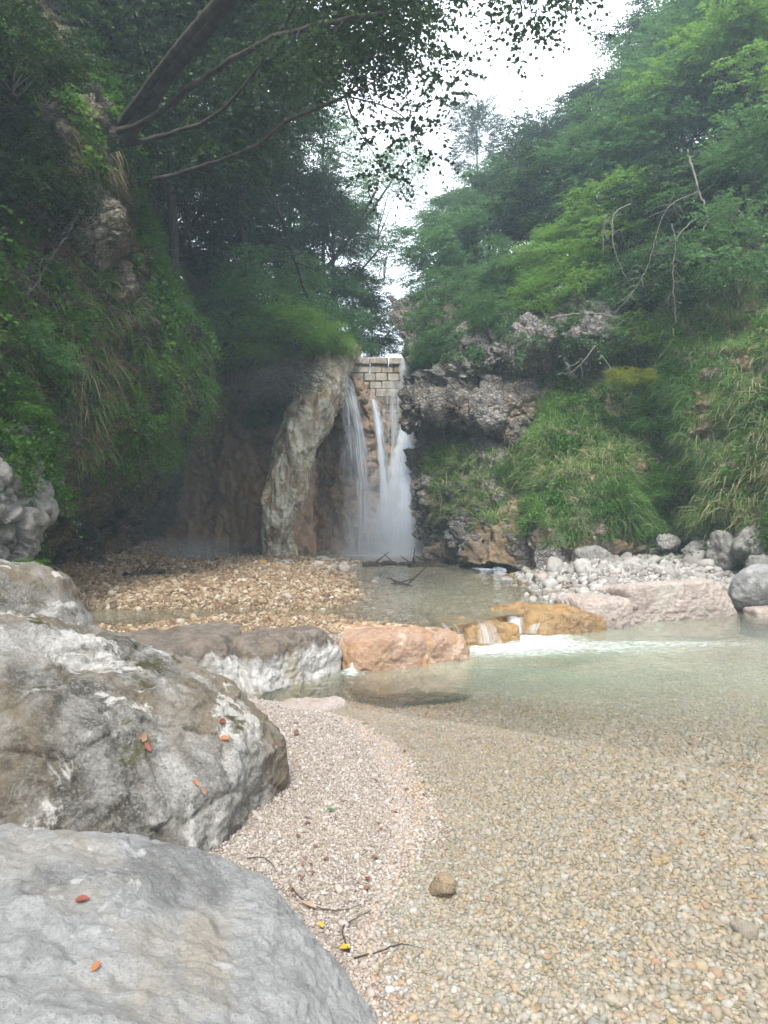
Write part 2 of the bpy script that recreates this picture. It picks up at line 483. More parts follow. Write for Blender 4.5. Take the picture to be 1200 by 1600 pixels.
M['peb_pale'] = pebble_mat('pale bank stones', [(0, (0.220, 0.200, 0.179)), (0.4, (0.303, 0.282, 0.255)), (0.8, (0.378, 0.358, 0.330)), (1, (0.440, 0.420, 0.392))], 0.8)
def deadleaf(name, c): 
    m = Mat(name); n = m.noise(m.objpos(), 30, 4)
    return m.surf(m.bsdf(m.mix(m.mr(n, .3, .7), c, tuple(x * .55 for x in c)), 0.6, None, 0.3))
M['dl_brown'] = deadleaf('dead leaf brown', (0.20, 0.09, 0.05))
M['dl_red'] = deadleaf('dead leaf red', (0.19, 0.05, 0.03))
M['dl_orange'] = deadleaf('dead leaf orange', (0.32, 0.12, 0.045))
M['dl_tan'] = deadleaf('dead leaf tan', (0.36, 0.23, 0.15))
M['dl_yellow'] = deadleaf('fallen leaf yellow', (0.48, 0.33, 0.04))
M['dl_green'] = deadleaf('fallen leaf green', (0.05, 0.16, 0.03))

# ------------------------------------------------------------------ stream bed
WEIR = np.array([(-9, 2.0), (-2.9, 5.2), (-1.2, 6.45), (-.3, 7.1), (.6, 7.6), (1.4, 8.6), (2.9, 9.6), (5.4, 11.1), (7.0, 12.0), (20, 16)], float)
def weir_dist(x, y):
    """positive upstream of the line of blocks"""
    best = np.full(x.shape, 1e9); sg = np.ones(x.shape)
    for a, b in zip(WEIR[:-1], WEIR[1:]):
        ab = b - a; t = np.clip(((x - a[0]) * ab[0] + (y - a[1]) * ab[1]) / (ab @ ab), 0, 1)
        dx = x - (a[0] + t * ab[0]); dy = y - (a[1] + t * ab[1]); d = np.hypot(dx, dy)
        s = np.sign(ab[0] * (y - a[1]) - ab[1] * (x - a[0]))
        m = d < best
        best = np.where(m, d, best); sg = np.where(m, s, sg)
    return best * sg
SH = np.array([(-4, -1.2), (1, -.15), (2.1, 0.02), (2.5, .06), (2.86, .12), (3.43, .2), (4, .18), (4.6, .06), (5.0, -.05), (5.4, -.25), (5.7, -.6), (5.9, -1.0), (6.2, -1.8), (9, -4)])
def shore(y): return np.interp(y, SH[:, 0], SH[:, 1]) - 0.13
def g2(x, y, cx, cy, rx, ry): return np.exp(-(((x - cx) / rx) ** 2 + ((y - cy) / ry) ** 2))
UP = 0.27
def bed_z(x, y):
    d = weir_dist(x, y)
    p = np.stack([x, y, x * 0], -1).reshape(-1, 3)
    n = fbm(p * 0.7, 4).reshape(x.shape); n2 = fbm(p * 2.6, 3, off=5).reshape(x.shape)
    e = x - shore(y) + n2 * 0.05
    low = np.where(e < 0, np.minimum(0.14, -e * 0.13), -0.075 * e - 0.02 * e * e) 
    low = np.maximum(low, -0.34) + n * 0.02 + n2 * 0.008
    low -= 0.12 * g2(x, y, 1.5, 7.2, 2.2, 1.3) + 0.12 * g2(x, y, 3.8, 8.4, 2.6, 1.6)
    up = 0.30 + n * 0.05 + n2 * 0.02 + 0.07 * g2(x, y, -3.0, 11.5, 2.5, 4)
    up -= 0.27 * g2(x, y, 1.0, 10.8, 1.25, 3.2) + 0.22 * g2(x, y, 0.9, 16.5, 1.8, 3.2) + 0.30 * g2(x, y, -0.2, 20.5, 2.2, 1.3)
    up -= 0.22 * g2(x, y, -3.5, 8.6, 1.3, 0.8) + 0.15 * g2(x, y, -4.4, 14.6, 1.3, 1.0) + 0.16 * g2(x, y, -5.6, 19.0, 1.8, 1.2) + .10 * g2(x, y, -1.8, 9.0, 1.5, .5)
    up += smooth(2.0, 3.4, x - 0.12 * (y - 10) + n2 * .3) * 0.28 * smooth(0.2, 1.5, d)
    up += smooth(-4.6, -7, x) * 0.4
    t = smooth(-0.12, 0.12, d)
    z = low * (1 - t) + up * t
    return z + smooth(8, 14, np.abs(x)) * 1.5
def bed_sheet():
    xs = np.concatenate([np.linspace(-14, -7, 15)[:-1], np.linspace(-7, 8, 376), np.linspace(8, 16, 17)[1:]])
    ys = np.concatenate([np.linspace(-8, 1, 12)[:-1], np.linspace(1, 12, 276)[:-1], np.linspace(12, 24.5, 126)])
    X, Y = np.meshgrid(xs, ys, indexing='ij')
    Z = bed_z(X, Y)
    G = np.stack([X, Y, Z], -1)
    Fc = grid_faces(len(xs), len(ys))
    o = mk('streambed', G.reshape(-1, 3), Fc, M['bed'], kind='structure')
    BVHS.append(('streambed', BVHTree.FromPolygons([tuple(v) for v in G.reshape(-1, 3)], [tuple(f) for f in Fc.tolist()])))
bed_sheet()
# wide ground under and beyond the gorge, out to the horizon
gx = np.linspace(-150, 150, 61)
X, Y = np.meshgrid(gx, gx, indexing='ij')
Z = np.full_like(X, -1.6) + fbm(np.stack([X, Y, 0 * X], -1).reshape(-1, 3) * 0.05, 3).reshape(X.shape) * 0.4
mk('ground', np.stack([X, Y, Z], -1).reshape(-1, 3), grid_faces(61, 61), M['earth'], kind='structure')

# ------------------------------------------------------------------ water
def water_mat(name, tint, murk, ripple, rs=1.0, flow=(1, 1, 1), cap=.75):
    m = Mat(name)
    p = m.pos(sc3=flow)
    h = m.math('ADD', m.noise(p, 2.2 * rs, 3, 0.5, 0.5), m.math('MULTIPLY', m.noise(p, 9 * rs, 3, 0.5, 0.4), 0.35))
    nb = m.bump(h, ripple, 0.05)
    fr = m.n('Fresnel', {'IOR': 1.33, 'Normal': nb}).outputs[0]
    tr = m.n('BsdfTransparent', {'Color': (*tint, 1)}).outputs[0]
    df = m.bsdf((*murk, 1), 0.6, nb, 0.2)
    mk_ = m.n('MixShader', {'Fac': m.math('MULTIPLY', m.attr('murk'), 1.0, True)})
    m.t.links.new(tr, mk_.inputs[1]); m.t.links.new(df, mk_.inputs[2])
    gl = m.n('BsdfGlossy', {'Color': (1, 1, 1, 1), 'Roughness': 0.06, 'Normal': nb}).outputs[0]
    mx = m.n('MixShader', {'Fac': m.math('MINIMUM', fr, cap)})
    m.t.links.new(mk_.outputs[0], mx.inputs[1]); m.t.links.new(gl, mx.inputs[2])
    # foam: bubbles carried on the surface
    f = m.attr('foam')
    fn = m.noise(m.pos(sc3=(1, 2.2, 1)), 9, 8, 0.7, 1.2)
    ff = m.math('MULTIPLY', m.mr(m.math('ADD', f, m.math('MULTIPLY', m.math('SUBTRACT', fn, 0.5), 4.2)), 0.30, 1.25), m.mr(f, 0.02, 0.2), True)
    fo = m.bsdf((0.56, 0.60, 0.61), 0.6, m.bump(fn, 0.6, 0.05), 0.3)
    m2 = m.n('MixShader', {'Fac': ff}); m.t.links.new(mx.outputs[0], m2.inputs[1]); m.t.links.new(fo, m2.inputs[2])
    return m.surf(m2.outputs[0])
M['water_low'] = water_mat('pool water', (0.98, 0.98, 0.94), (0.40, 0.45, 0.34), 0.55, cap=.5)
M['water_up'] = water_mat('stream water', (0.95, 0.94, 0.88), (0.34, 0.34, 0.25), 1.0, 1.5, cap=.5)

def lower_water():
    xs = np.concatenate([np.linspace(-3, 6, 226), np.linspace(6, 14, 17)[1:]])
    ys = np.concatenate([np.linspace(-7, 2, 12)[:-1], np.linspace(2, 13.5, 280)])
    X, Y = np.meshgrid(xs, ys, indexing='ij')
    d = weir_dist(X, Y)
    bz = bed_z(X, Y)
    p = np.stack([X, Y, 0 * X], -1).reshape(-1, 3)
    foam = .66 * g2(X, Y, 1.2, 7.85, 0.65, 0.33) + .58 * g2(X, Y, 2.1, 8.0, 1.1, 0.28) + .5 * g2(X, Y, 3.2, 8.3, 0.9, .18) + 1.0 * g2(X, Y, 1.8, 8.6, 0.5, .4) + 0.9 * g2(X, Y, -.3, 6.8, 0.10, 0.16)
    Z = 0.0 + foam * 0.03 * (1 + fbm(p * np.array([5, 9, 1]), 4).reshape(X.shape) * 1.6) + 0.006 * fbm(p * 1.8, 3, off=2).reshape(X.shape)
    murk = 0.06 + np.clip(smooth(0.08, 0.45, -bz), 0, 1) * .36 * smooth(4.6, 7.4, Y + .12 * X) * (1 + .35 * fbm(p * .8, 3, off=3).reshape(X.shape)) * (1 - .6 * smooth(3.2, 5.5, X)) + 0.25 * np.clip(foam, 0, 1)
    Fc = grid_faces(len(xs), len(ys))
    keep = (d < 0.10).ravel() & (bz < 0.08).ravel()
    Fc = Fc[keep[Fc].all(1)]
    mk('water', np.stack([X, Y, Z], -1).reshape(-1, 3), Fc, M['water_low'], attrs={'foam': foam.ravel(), 'murk': murk.ravel()}, kind='structure')
lower_water()
def upper_water():
    xs = np.linspace(-7.5, 4.0, 260); ys = np.linspace(4.5, 22.5, 400)
    X, Y = np.meshgrid(xs, ys, indexing='ij')
    d = weir_dist(X, Y); bz = bed_z(X, Y)
    p = np.stack([X, Y, 0 * X], -1).reshape(-1, 3)
    foam = 1.1 * g2(X, Y, .25, 20.6, 0.9, 0.4) + 0.7 * g2(X, Y, -1.0, 20.6, 0.8, 0.3)
    Z = UP + 0.008 * fbm(p * 2.5, 3, off=9).reshape(X.shape) + foam * 0.02
    Fc = grid_faces(len(xs), len(ys))
    keep = (d > 0.02).ravel() & (bz < UP + 0.05).ravel()
    Fc = Fc[keep[Fc].all(1)]
    mk('water', np.stack([X, Y, Z], -1).reshape(-1, 3), Fc, M['water_up'], attrs={'foam': foam.ravel(), 'murk': np.clip((UP - bz) * 2.2, 0, .42).ravel()}, kind='structure')
upper_water()

# ------------------------------------------------------------------ cliffs
def d_rugged(a=0.35, b=0.16, c=0.07, ws=2.6, seed=0.0, flat=(1, 1, 1.6)):
    def f(p, n):
        f1, f2, cid = worley(p * np.array(flat) * ws + seed)
        h1, h2, hid = worley(p * np.array(flat) * ws * 2.3 + seed + 5)
        g1, g2_, gid = worley(p * np.array(flat) * ws * 0.42 + seed + 11)
        return (a * fbm(p * 0.45, 4, off=seed) + b * ridged(p * 1.1, 4, off=seed) + b * (gid - 0.5) * 1.2
                + c * (cid - 0.5) * 1.6 - c * 1.2 * np.exp(-(f2 - f1) * 9) + c * .6 * (hid - .5) - c * .3 * np.exp(-(h2 - h1) * 8) + 0.03 * fbm(p * 7, 3))
    return f

def table(ys, zs, xt):
    """control grid from X as a function of Y (columns) and z (rows)"""
    return [[(xt[r][c], ys[c], zs[r]) for c in range(len(ys))] for r in range(len(zs))]

# left overhanging cliff
ys = [3, 6, 8, 9.5, 11, 12.5, 14, 16, 18, 20.5, 23.5]
zs = [15, 12, 9.5, 8, 6.6, 5.3, 4.2, 3.1, 2.2, 1.3, 0.6, -0.3]
xt = [
 [-9.0, -8.6, -8.2, -7.8, -7.4, -7.0, -6.9, -7.2, -7.6, -8.0, -8.0],
 [-7.2, -6.9, -6.6, -6.2, -5.9, -5.7, -5.7, -6.0, -6.6, -7.2, -7.2],
 [-6.2, -6.0, -5.7, -5.3, -5.1, -5.1, -5.2, -5.6, -6.1, -6.8, -6.8],
 [-5.8, -5.5, -5.2, -4.8, -4.4, -4.6, -4.9, -5.3, -5.8, -6.5, -6.6],
 [-5.6, -5.2, -4.9, -4.7, -4.1, -4.3, -4.6, -4.9, -5.4, -6.3, -6.5],
 [-5.5, -5.0, -4.7, -4.6, -4.4, -4.0, -3.9, -4.4, -5.1, -6.2, -6.4],
 [-5.5, -5.0, -4.6, -4.6, -4.3, -3.8, -3.55, -4.1, -5.1, -6.2, -6.4],
 [-5.6, -5.1, -4.7, -4.7, -4.4, -4.0, -3.9, -4.6, -5.4, -6.3, -6.4],
 [-5.8, -5.3, -5.0, -5.0, -4.8, -4.5, -4.5, -5.1, -5.8, -6.4, -6.5],
 [-6.0, -5.6, -5.6, -5.7, -5.5, -5.3, -5.2, -5.6, -6.1, -6.6, -6.6],
 [-6.1, -5.9, -6.1, -6.2, -6.0, -5.9, -5.7, -6.0, -6.3, -6.7, -6.7],
 [-6.2, -6.0, -6.2, -6.3, -6.1, -6.0, -5.8, -6.1, -6.4, -6.8, -6.8]]
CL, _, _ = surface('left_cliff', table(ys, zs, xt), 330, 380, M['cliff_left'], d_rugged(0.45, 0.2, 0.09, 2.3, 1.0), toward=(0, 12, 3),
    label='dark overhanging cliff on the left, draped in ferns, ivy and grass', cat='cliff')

# near grey outcrop at the left edge
rows = [[(-260, 560, 7.4), (-120, 600, 7.6), (-30, 660, 8.2), (40, 670, 8.8), (60, 670, 10.2)],
        [(-260, 680, 7.0), (-120, 700, 7.2), (-20, 715, 7.7), (52, 740, 8.6), (70, 745, 10)],
        [(-260, 760, 6.9), (-120, 770, 7.1), (-5, 790, 7.7), (66, 795, 8.5), (80, 790, 10)],
        [(-260, 840, 6.9), (-120, 850, 7.1), (-30, 850, 7.7), (30, 850, 8.5), (40, 850, 10)],
        [(-260, 940, 6.9), (-120, 950, 7.1), (-40, 940, 7.6), (15, 920, 8.4), (30, 915, 10)]]
surface('grey_outcrop', [[P(*q) for q in r] for r in rows], 240, 240, M['cliff_grey'], d_rugged(0.22, 0.16, 0.09, 2.4, 4.0, (1, 1, .7)),
    label='knobbly pale grey rock outcrop at the left edge below the ferns', cat='rock outcrop')

# back wall left of the pale rib
rows = [[(120, 380, 26), (260, 440, 25), (340, 480, 24), (400, 560, 23.2), (470, 570, 22.6), (540, 570, 22.8)],
        [(120, 560, 24), (260, 570, 23.5), (340, 600, 22.8), (400, 630, 21.9), (450, 640, 21.3), (520, 620, 22.6)],
        [(120, 680, 24), (250, 680, 23.2), (330, 690, 22.8), (390, 700, 21.7), (440, 700, 21.1), (500, 700, 22.5)],
        [(120, 790, 23.6), (250, 790, 23), (330, 790, 22.6), (390, 790, 21.5), (430, 790, 20.8), (490, 790, 22.2)],
        [(120, 885, 23), (250, 885, 22.6), (330, 885, 22.2), (390, 885, 21.6), (430, 885, 21), (490, 885, 22)]]
surface('back_wall_cliff', [[P(*q) for q in r] for r in rows], 170, 200, M['wall_brown'], d_rugged(0.3, 0.16, 0.06, 2.0, 8.0, (1, 1, 0.8)),
    label='damp reddish brown rock face at the back left, seen through spray', cat='cliff')

# alcove behind the falls
rows = [[(440, 560, 23.6), (500, 575, 23), (535, 580, 21.9), (565, 590, 22.1), (600, 640, 22.6), (650, 640, 23), (720, 640, 23)],
        [(440, 620, 23.4), (500, 620, 23.3), (540, 610, 22.2), (572, 625, 21.8), (602, 670, 22.4), (650, 680, 22.8), (720, 680, 22.6)],
        [(440, 700, 23.2), (500, 700, 23.6), (545, 690, 23.2), (580, 700, 21.9), (604, 710, 22.2), (650, 720, 22.6), (720, 720, 22.2)],
        [(440, 780, 22.8), (495, 780, 23.3), (545, 780, 22.8), (585, 780, 21.7), (608, 780, 22.0), (650, 780, 22.3), (720, 780, 21.6)],
        [(440, 885, 22), (490, 885, 22.6), (545, 885, 22.4), (585, 885, 21.4), (612, 885, 21.9), (650, 885, 22.0), (720, 885, 21)]]
surface('waterfall_wall', [[P(*q) for q in r] for r in rows], 260, 240, M['wall_wet'], d_rugged(0.16, 0.20, 0.09, 2.2, 12.0, (1, 1, 0.7)),
    label='brown wet rock wall curving behind the waterfalls', cat='cliff')

# pale leaning rib (closed column)
def rib():
    path = [(520, 560, 22.6, 42, 50), (502, 596, 21.9, 42, 50), (492, 635, 21.3, 40, 48), (470, 690, 20.9, 34, 44), (453, 740, 20.7, 27, 40), (443, 790, 20.6, 25, 36), (436, 825, 20.6, 21, 32), (436, 850, 20.8, 18, 32), (440, 890, 21.0, 22, 40)]
    c = cr1(np.array([list(P(a, b, Y)) + [w / FOC * Y, w2 / FOC * Y] for a, b, Y, w, w2 in path]), 220)
    th = np.linspace(0, 2 * np.pi, 150, endpoint=False)
    ca, sa = np.cos(th), np.sin(th)
    V = np.zeros((220, 150, 3))
    V[:, :, 0] = c[:, 0:1] + c[:, 3:4] * np.sign(ca) * np.abs(ca) ** 0.8
    V[:, :, 1] = c[:, 1:2] + c[:, 4:5] * 1.5 * sa
    V[:, :, 2] = c[:, 2:3] + 0.35 * c[:, 3:4] * ca
    Nn = np.stack([ca, sa, ca * 0], -1)[None].repeat(220, 0).reshape(-1, 3)
    p = V.reshape(-1, 3)
    q = p * np.array([1.6, 1.6, 0.42]) + p[:, [2]] * np.array([0.25, 0, 0])
    f1, f2, cid = worley(q * 2.0)
    h1, h2, hid = worley(q * 5.5)
    d = 0.16 * ridged(q * .8, 3, 3.0) + 0.16 * fbm(q * .7, 3) + 0.07 * (cid - .5) - 0.06 * np.exp(-(f2 - f1) * 8) + .06 * (hid - .5) + 0.09 * ridged(p * np.array([4, 4, 2.0]), 4)
    p = p + Nn * d[:, None]
    i = np.arange(220 * 150).reshape(220, 150); n = np.roll(i, -1, 1)
    Fc = np.stack([i[:-1], n[:-1], n[1:], i[1:]], -1).reshape(-1, 4)
    mk('leaning_rock_rib', p, Fc, M['rib'], label='pale grey leaning rock rib with ochre streaks left of the falls', cat='rock')
    BVHS.append(('rib', BVHTree.FromPolygons([tuple(v) for v in p], [tuple(f) for f in Fc.tolist()])))
rib()

# right overhanging cliff
rows = [[(612, 470, 25), (690, 450, 23.5), (790, 440, 21.5), (880, 430, 19.5), (980, 430, 18.5), (1080, 430, 18)],
        [(634, 540, 22.2), (692, 530, 20.4), (770, 510, 18.4), (860, 490, 16.9), (960, 485, 16.4), (1060, 500, 16.6)],
        [(640, 580, 21), (700, 578, 19.3), (775, 556, 17.3), (860, 532, 15.9), (955, 528, 15.6), (1060, 560, 16.2)],
        [(640, 612, 20.6), (705, 605, 18.8), (780, 590, 17.6), (862, 572, 17.5), (940, 570, 16.9), (1050, 610, 16.6)],
        [(622, 632, 19.6), (690, 634, 18.0), (775, 632, 16.7), (850, 618, 16.8), (925, 618, 16.9), (1040, 650, 16.8)],
        [(632, 650, 19.6), (700, 656, 18.3), (775, 662, 16.8), (845, 655, 16.8), (920, 660, 17), (1040, 690, 17)],
        [(652, 675, 20.9), (712, 678, 19.2), (785, 690, 17.6), (850, 692, 17.4), (920, 700, 17.2), (1040, 720, 17.2)],
        [(646, 720, 20.6), (705, 715, 18.3), (780, 720, 16.7), (850, 730, 16.6), (920, 740, 17), (1040, 750, 17)],
        [(643, 780, 20.0), (700, 780, 17.7), (775, 785, 16.1), (850, 790, 16.0), (920, 800, 16.6), (1040, 800, 16.6)],
        [(662, 825, 19.6), (705, 825, 17.3), (770, 835, 15.7), (850, 840, 15.7), (920, 850, 16), (1040, 850, 16)],
        [(668, 880, 19.2), (715, 885, 16.9), (780, 890, 15.4), (850, 900, 15.4), (920, 905, 15.4), (1040, 900, 15.4)]]
surface('right_cliff', [[P(*q) for q in r] for r in rows], 330, 330, M['cliff_right'], d_rugged(0.3, 0.32, 0.12, 2.2, 20.0, (1, 1, 1.5)), toward=(0, 12, 3),
    label='rubbly grey overhanging cliff right of the waterfall', cat='cliff')

# tan earth slope between the cliff foot and the grassy mound
rows = [[(770, 790, 17.3), (795, 780, 16.6), (822, 775, 16.2), (850, 780, 16)],
        [(752, 805, 16.4), (785, 800, 15.6), (812, 800, 15.4), (850, 800, 15.4)],
        [(735, 840, 16.2), (770, 838, 15.3), (805, 838, 15.1), (850, 840, 15.2)],
        [(722, 880, 16), (760, 882, 14.9), (800, 884, 14.7), (850, 890, 14.8)]]
surface('earth_slope', [[P(*q) for q in r] for r in rows], 70, 70, M['tan_earth'], lambda p, n: .35 * fbm(p * 1.6, 5) + .14 * ridged(p * 3.2, 4) + .05 * fbm(p * 9, 4), toward=(0, 8, 4),
    label='bare tan earth slope between the right cliff and the grassy mound', cat='slope')
# grass mound right of centre
rows = [[(850, 560, 18), (910, 555, 17.4), (980, 550, 17), (1050, 560, 17), (1110, 560, 17.6)],
        [(846, 640, 17), (905, 620, 16.2), (985, 620, 15.9), (1060, 640, 16.3), (1120, 640, 16.8)],
        [(822, 715, 16.2), (880, 700, 15.3), (960, 705, 15.0), (1035, 720, 15.6), (1100, 730, 16.4)],
        [(806, 780, 15.7), (862, 780, 14.6), (935, 790, 14.3), (1005, 800, 14.7), (1070, 790, 15.8)],
        [(800, 820, 15.6), (845, 838, 14.4), (920, 850, 14.1), (1005, 850, 14.4), (1070, 840, 15.6)],
        [(795, 870, 15.4), (840, 895, 14.3), (915, 900, 14.0), (1010, 900, 14.2), (1080, 890, 15.3)]]
surface('grassy_mound', [[P(*q) for q in r] for r in rows], 150, 160, M['foot_tan'], d_rugged(0.5, 0.22, 0.08, 2.0, 30.0, (1, 1, 1.2)), toward=(0, 10, 4),
    label='steep grassy mound on a rocky foot, right of the waterfall cliff', cat='mound')
# far right mound
rows = [[(1010, 470, 17), (1080, 470, 15.6), (1150, 450, 14.6), (1240, 440, 13.5), (1360, 430, 12), (1500, 430, 10)],
        [(1040, 560, 15.8), (1090, 550, 14.2), (1150, 535, 13.3), (1240, 540, 12.3), (1360, 540, 11), (1500, 540, 9)],
        [(1060, 650, 15.4), (1085, 650, 13.8), (1150, 640, 12.9), (1240, 640, 12), (1360, 640, 10.6), (1500, 640, 8.7)],
        [(1075, 750, 15.3), (1095, 750, 13.6), (1150, 750, 12.6), (1240, 750, 11.7), (1360, 750, 10.3), (1500, 750, 8.5)],
        [(1090, 830, 15.3), (1110, 830, 13.6), (1160, 840, 12.6), (1240, 840, 11.6), (1360, 850, 10), (1500, 880, 8.3)],
        [(1095, 890, 15.2), (1120, 895, 13.8), (1165, 910, 13.0), (1240, 920, 12), (1360, 940, 10.4), (1500, 1000, 8.3)]]
surface('grassy_bank', [[P(*q) for q in r] for r in rows], 170, 190, M['foot_tan'], d_rugged(0.5, 0.22, 0.08, 2.0, 37.0), toward=(0, 8, 4),
    label='tall grassy bank at the far right with pale rocks at its foot', cat='bank')

# hillsides
def hill(name, edge, dirn, y0, base, slope):
    ysh = np.linspace(-12, 60, 130); us = np.concatenate([[-0.6, -0.2], np.linspace(0, 26, 70)])
    Y, U = np.meshgrid(ysh, us, indexing='ij')
    xe = np.interp(Y, edge[:, 0], edge[:, 1]); ze = np.interp(Y, edge[:, 0], edge[:, 2])
    X = xe + dirn * U
    Z = ze + slope(U, Y) + 0.5 * fbm(np.stack([X, Y, 0 * X], -1).reshape(-1, 3) * 0.4, 4, off=base).reshape(X.shape) * smooth(0, 2, U)
    Z = np.where(U < 0, ze + U * 2.5, Z)
    G = np.stack([X, Y, Z], -1); p = G.reshape(-1, 3); Fc = grid_faces(*X.shape)
    mk(name, p, Fc, M['earth'], kind='structure')
    N = grid_normals(G)
    if N[..., 2].mean() < 0: N = -N
    SURF[name] = (G, N)
    BVHS.append((name, BVHTree.FromPolygons([tuple(v) for v in p], [tuple(f) for f in Fc.tolist()])))
hill('hillside', np.array([(-12, 15, 3.5), (5, 10.5, 4.6), (10, 8.3, 5.0), (13, 8.4, 5.6), (15, 7.9, 6.2), (16.8, 7.2, 6.8), (18.3, 6.2, 7.0), (19.5, 3.8, 6.9), (21.5, 2.2, 6.6), (24, 1.2, 6.4), (30, 1.1, 8.6), (60, 4, 14)]), 1, 0, 1.0,
     lambda U, Y: np.where(U < 7, 0.5 * U, 3.5 + 0.85 * (U - 7)) )
hill('hillside', np.array([(-12, -12, 8), (3, -9.5, 14.0), (9.5, -8.0, 14.0), (14, -6.9, 13.5), (18, -6.9, 11.5), (21, -5.8, 8.5), (23, -3.4, 6.8), (25, -1.3, 6.3), (30, -1.0, 7.2), (60, -2, 12)]), -1, 0, 2.0,
     lambda U, Y: 0.75 * U)
# river terrace behind the dam
X, Y = np.meshgrid(np.linspace(-4, 4, 20), np.linspace(23.2, 60, 40), indexing='ij')
mk('river_terrace', np.stack([X, Y, 5.9 + 0 * X], -1).reshape(-1, 3), grid_faces(20, 40), M['earth'], kind='structure')
# ------------------------------------------------------------------ dam of stone courses
def brick_mesh(name, w, h, d, seed, mat, cuts=5):
    bm = bmesh.new()
    bmesh.ops.create_cube(bm, size=1)
    for v in bm.verts: v.co = Vector((v.co.x * w, v.co.y * d, v.co.z * h))
    bmesh.ops.bevel(bm, geom=bm.edges[:], offset=0.025, segments=1, affect='EDGES')
    rr = random.Random(seed)
    for v in bm.verts: v.co += Vector((rr.uniform(-1, 1), rr.uniform(-1, 1), rr.uniform(-1, 1))) * 0.012
    me = bpy.data.meshes.new(name); bm.to_mesh(me); bm.free(); me.materials.append(mat)
    return me
def dam():
    root = empty('dam_wall', P(598, 860, 22.6), label='old dam wall of squared tan stone courses at the head of the falls', cat='dam')
    bx = root.location
    W = 0.36; H = 0.25
    dry = [brick_mesh('stone', W - .012, H - .012, 0.5, s, M['masonry']) for s in range(5)]
    wet = [brick_mesh('stone', W - .012, H - .012, 0.5, s + 9, M['masonry_wet']) for s in range(5)]
    cop = [brick_mesh('coping_stone', 0.56, 0.2, 0.62, s + 20, M['masonry']) for s in range(3)]
    z0 = 1.9
    for r in range(17):
        z = z0 + r * H
        for k in range(6):
            x = -0.98 + k * W + (0.18 if r % 2 else 0)
            if x > 1.0 or (r < 12 and x < -0.3): continue
            back = (16 - r) * 0.012
            iswet = r < 13 or (x > 0.4 and r < 17)
            o = bpy.data.objects.new('stone', random.choice(wet if iswet else dry)); COL.objects.link(o)
            o.parent = root
            o.location = Vector((x, 22.75 - back - (random.random() * .03), z)) - bx
    for k in range(3):
        o = bpy.data.objects.new('coping_stone', cop[k]); COL.objects.link(o); o.parent = root
        o.location = Vector((-0.72 + k * .575, 22.72, z0 + 16 * H + .24)) - bx
        o.rotation_euler = (0, 0, random.uniform(-.03, .03))
    # plain core behind the stones
    bm = bmesh.new(); bmesh.ops.create_cube(bm, size=1)
    for v in bm.verts: v.co = Vector((v.co.x * 2.2, v.co.y * 0.8, v.co.z * 4.2))
    me = bpy.data.meshes.new('core'); bm.to_mesh(me); bm.free(); me.materials.append(M['masonry_wet'])
    o = bpy.data.objects.new('core', me); COL.objects.link(o); o.parent = root
    o.location = Vector((0.85, 23.25, 3.95)) - bx
dam()

# ------------------------------------------------------------------ falling water
def fall_mat(name, dens, fx=24.0, fy=0.9, seed=0.0, soft=0.22):
    m = Mat(name)
    uv = m.n('UVMap').outputs[0]
    v = m.n('Mapping', {'Vector': uv, 'Location': (seed, seed, seed), 'Scale': (fx, fy, 1)}).outputs[0]
    n = m.noise(v, 1.0, 8, 0.72, 0.5)
    n2 = m.noise(m.n('Mapping', {'Vector': uv, 'Location': (seed, 0, 0), 'Scale': (fx * .28, fy * .25, 1)}).outputs[0], 1.0, 3, 0.6)
    s = m.math('ADD', m.math('MULTIPLY', n, 0.6), m.math('MULTIPLY', n2, 0.4))
    a = m.math('MULTIPLY', m.mr(s, 0.62 - dens * .3, 0.62 - dens * .3 + soft), m.attr('edge'), True)
    d = m.n('BsdfDiffuse', {'Color': (0.80, 0.86, 0.92, 1)}).outputs[0]
    t = m.n('BsdfTranslucent', {'Color': (0.80, 0.86, 0.92, 1)}).outputs[0]
    mx = m.n('MixShader', {'Fac': 0.5}); m.t.links.new(d, mx.inputs[1]); m.t.links.new(t, mx.inputs[2])
    tr = m.n('BsdfTransparent').outputs[0]
    m2 = m.n('MixShader', {'Fac': a}); m.t.links.new(tr, m2.inputs[1]); m.t.links.new(mx.outputs[0], m2.inputs[2])
    return m.surf(m2.outputs[0])
FM = [fall_mat('falling water thin', 0.52, 30, 1.3, 0.0), fall_mat('falling water dense', 1.5, 24, 1.0, 5.0, .35), fall_mat('falling water trickle', 0.5, 30, 0.6, 9.0, .2), fall_mat('falling water medium', 0.72, 30, 1.2, 3.0)]
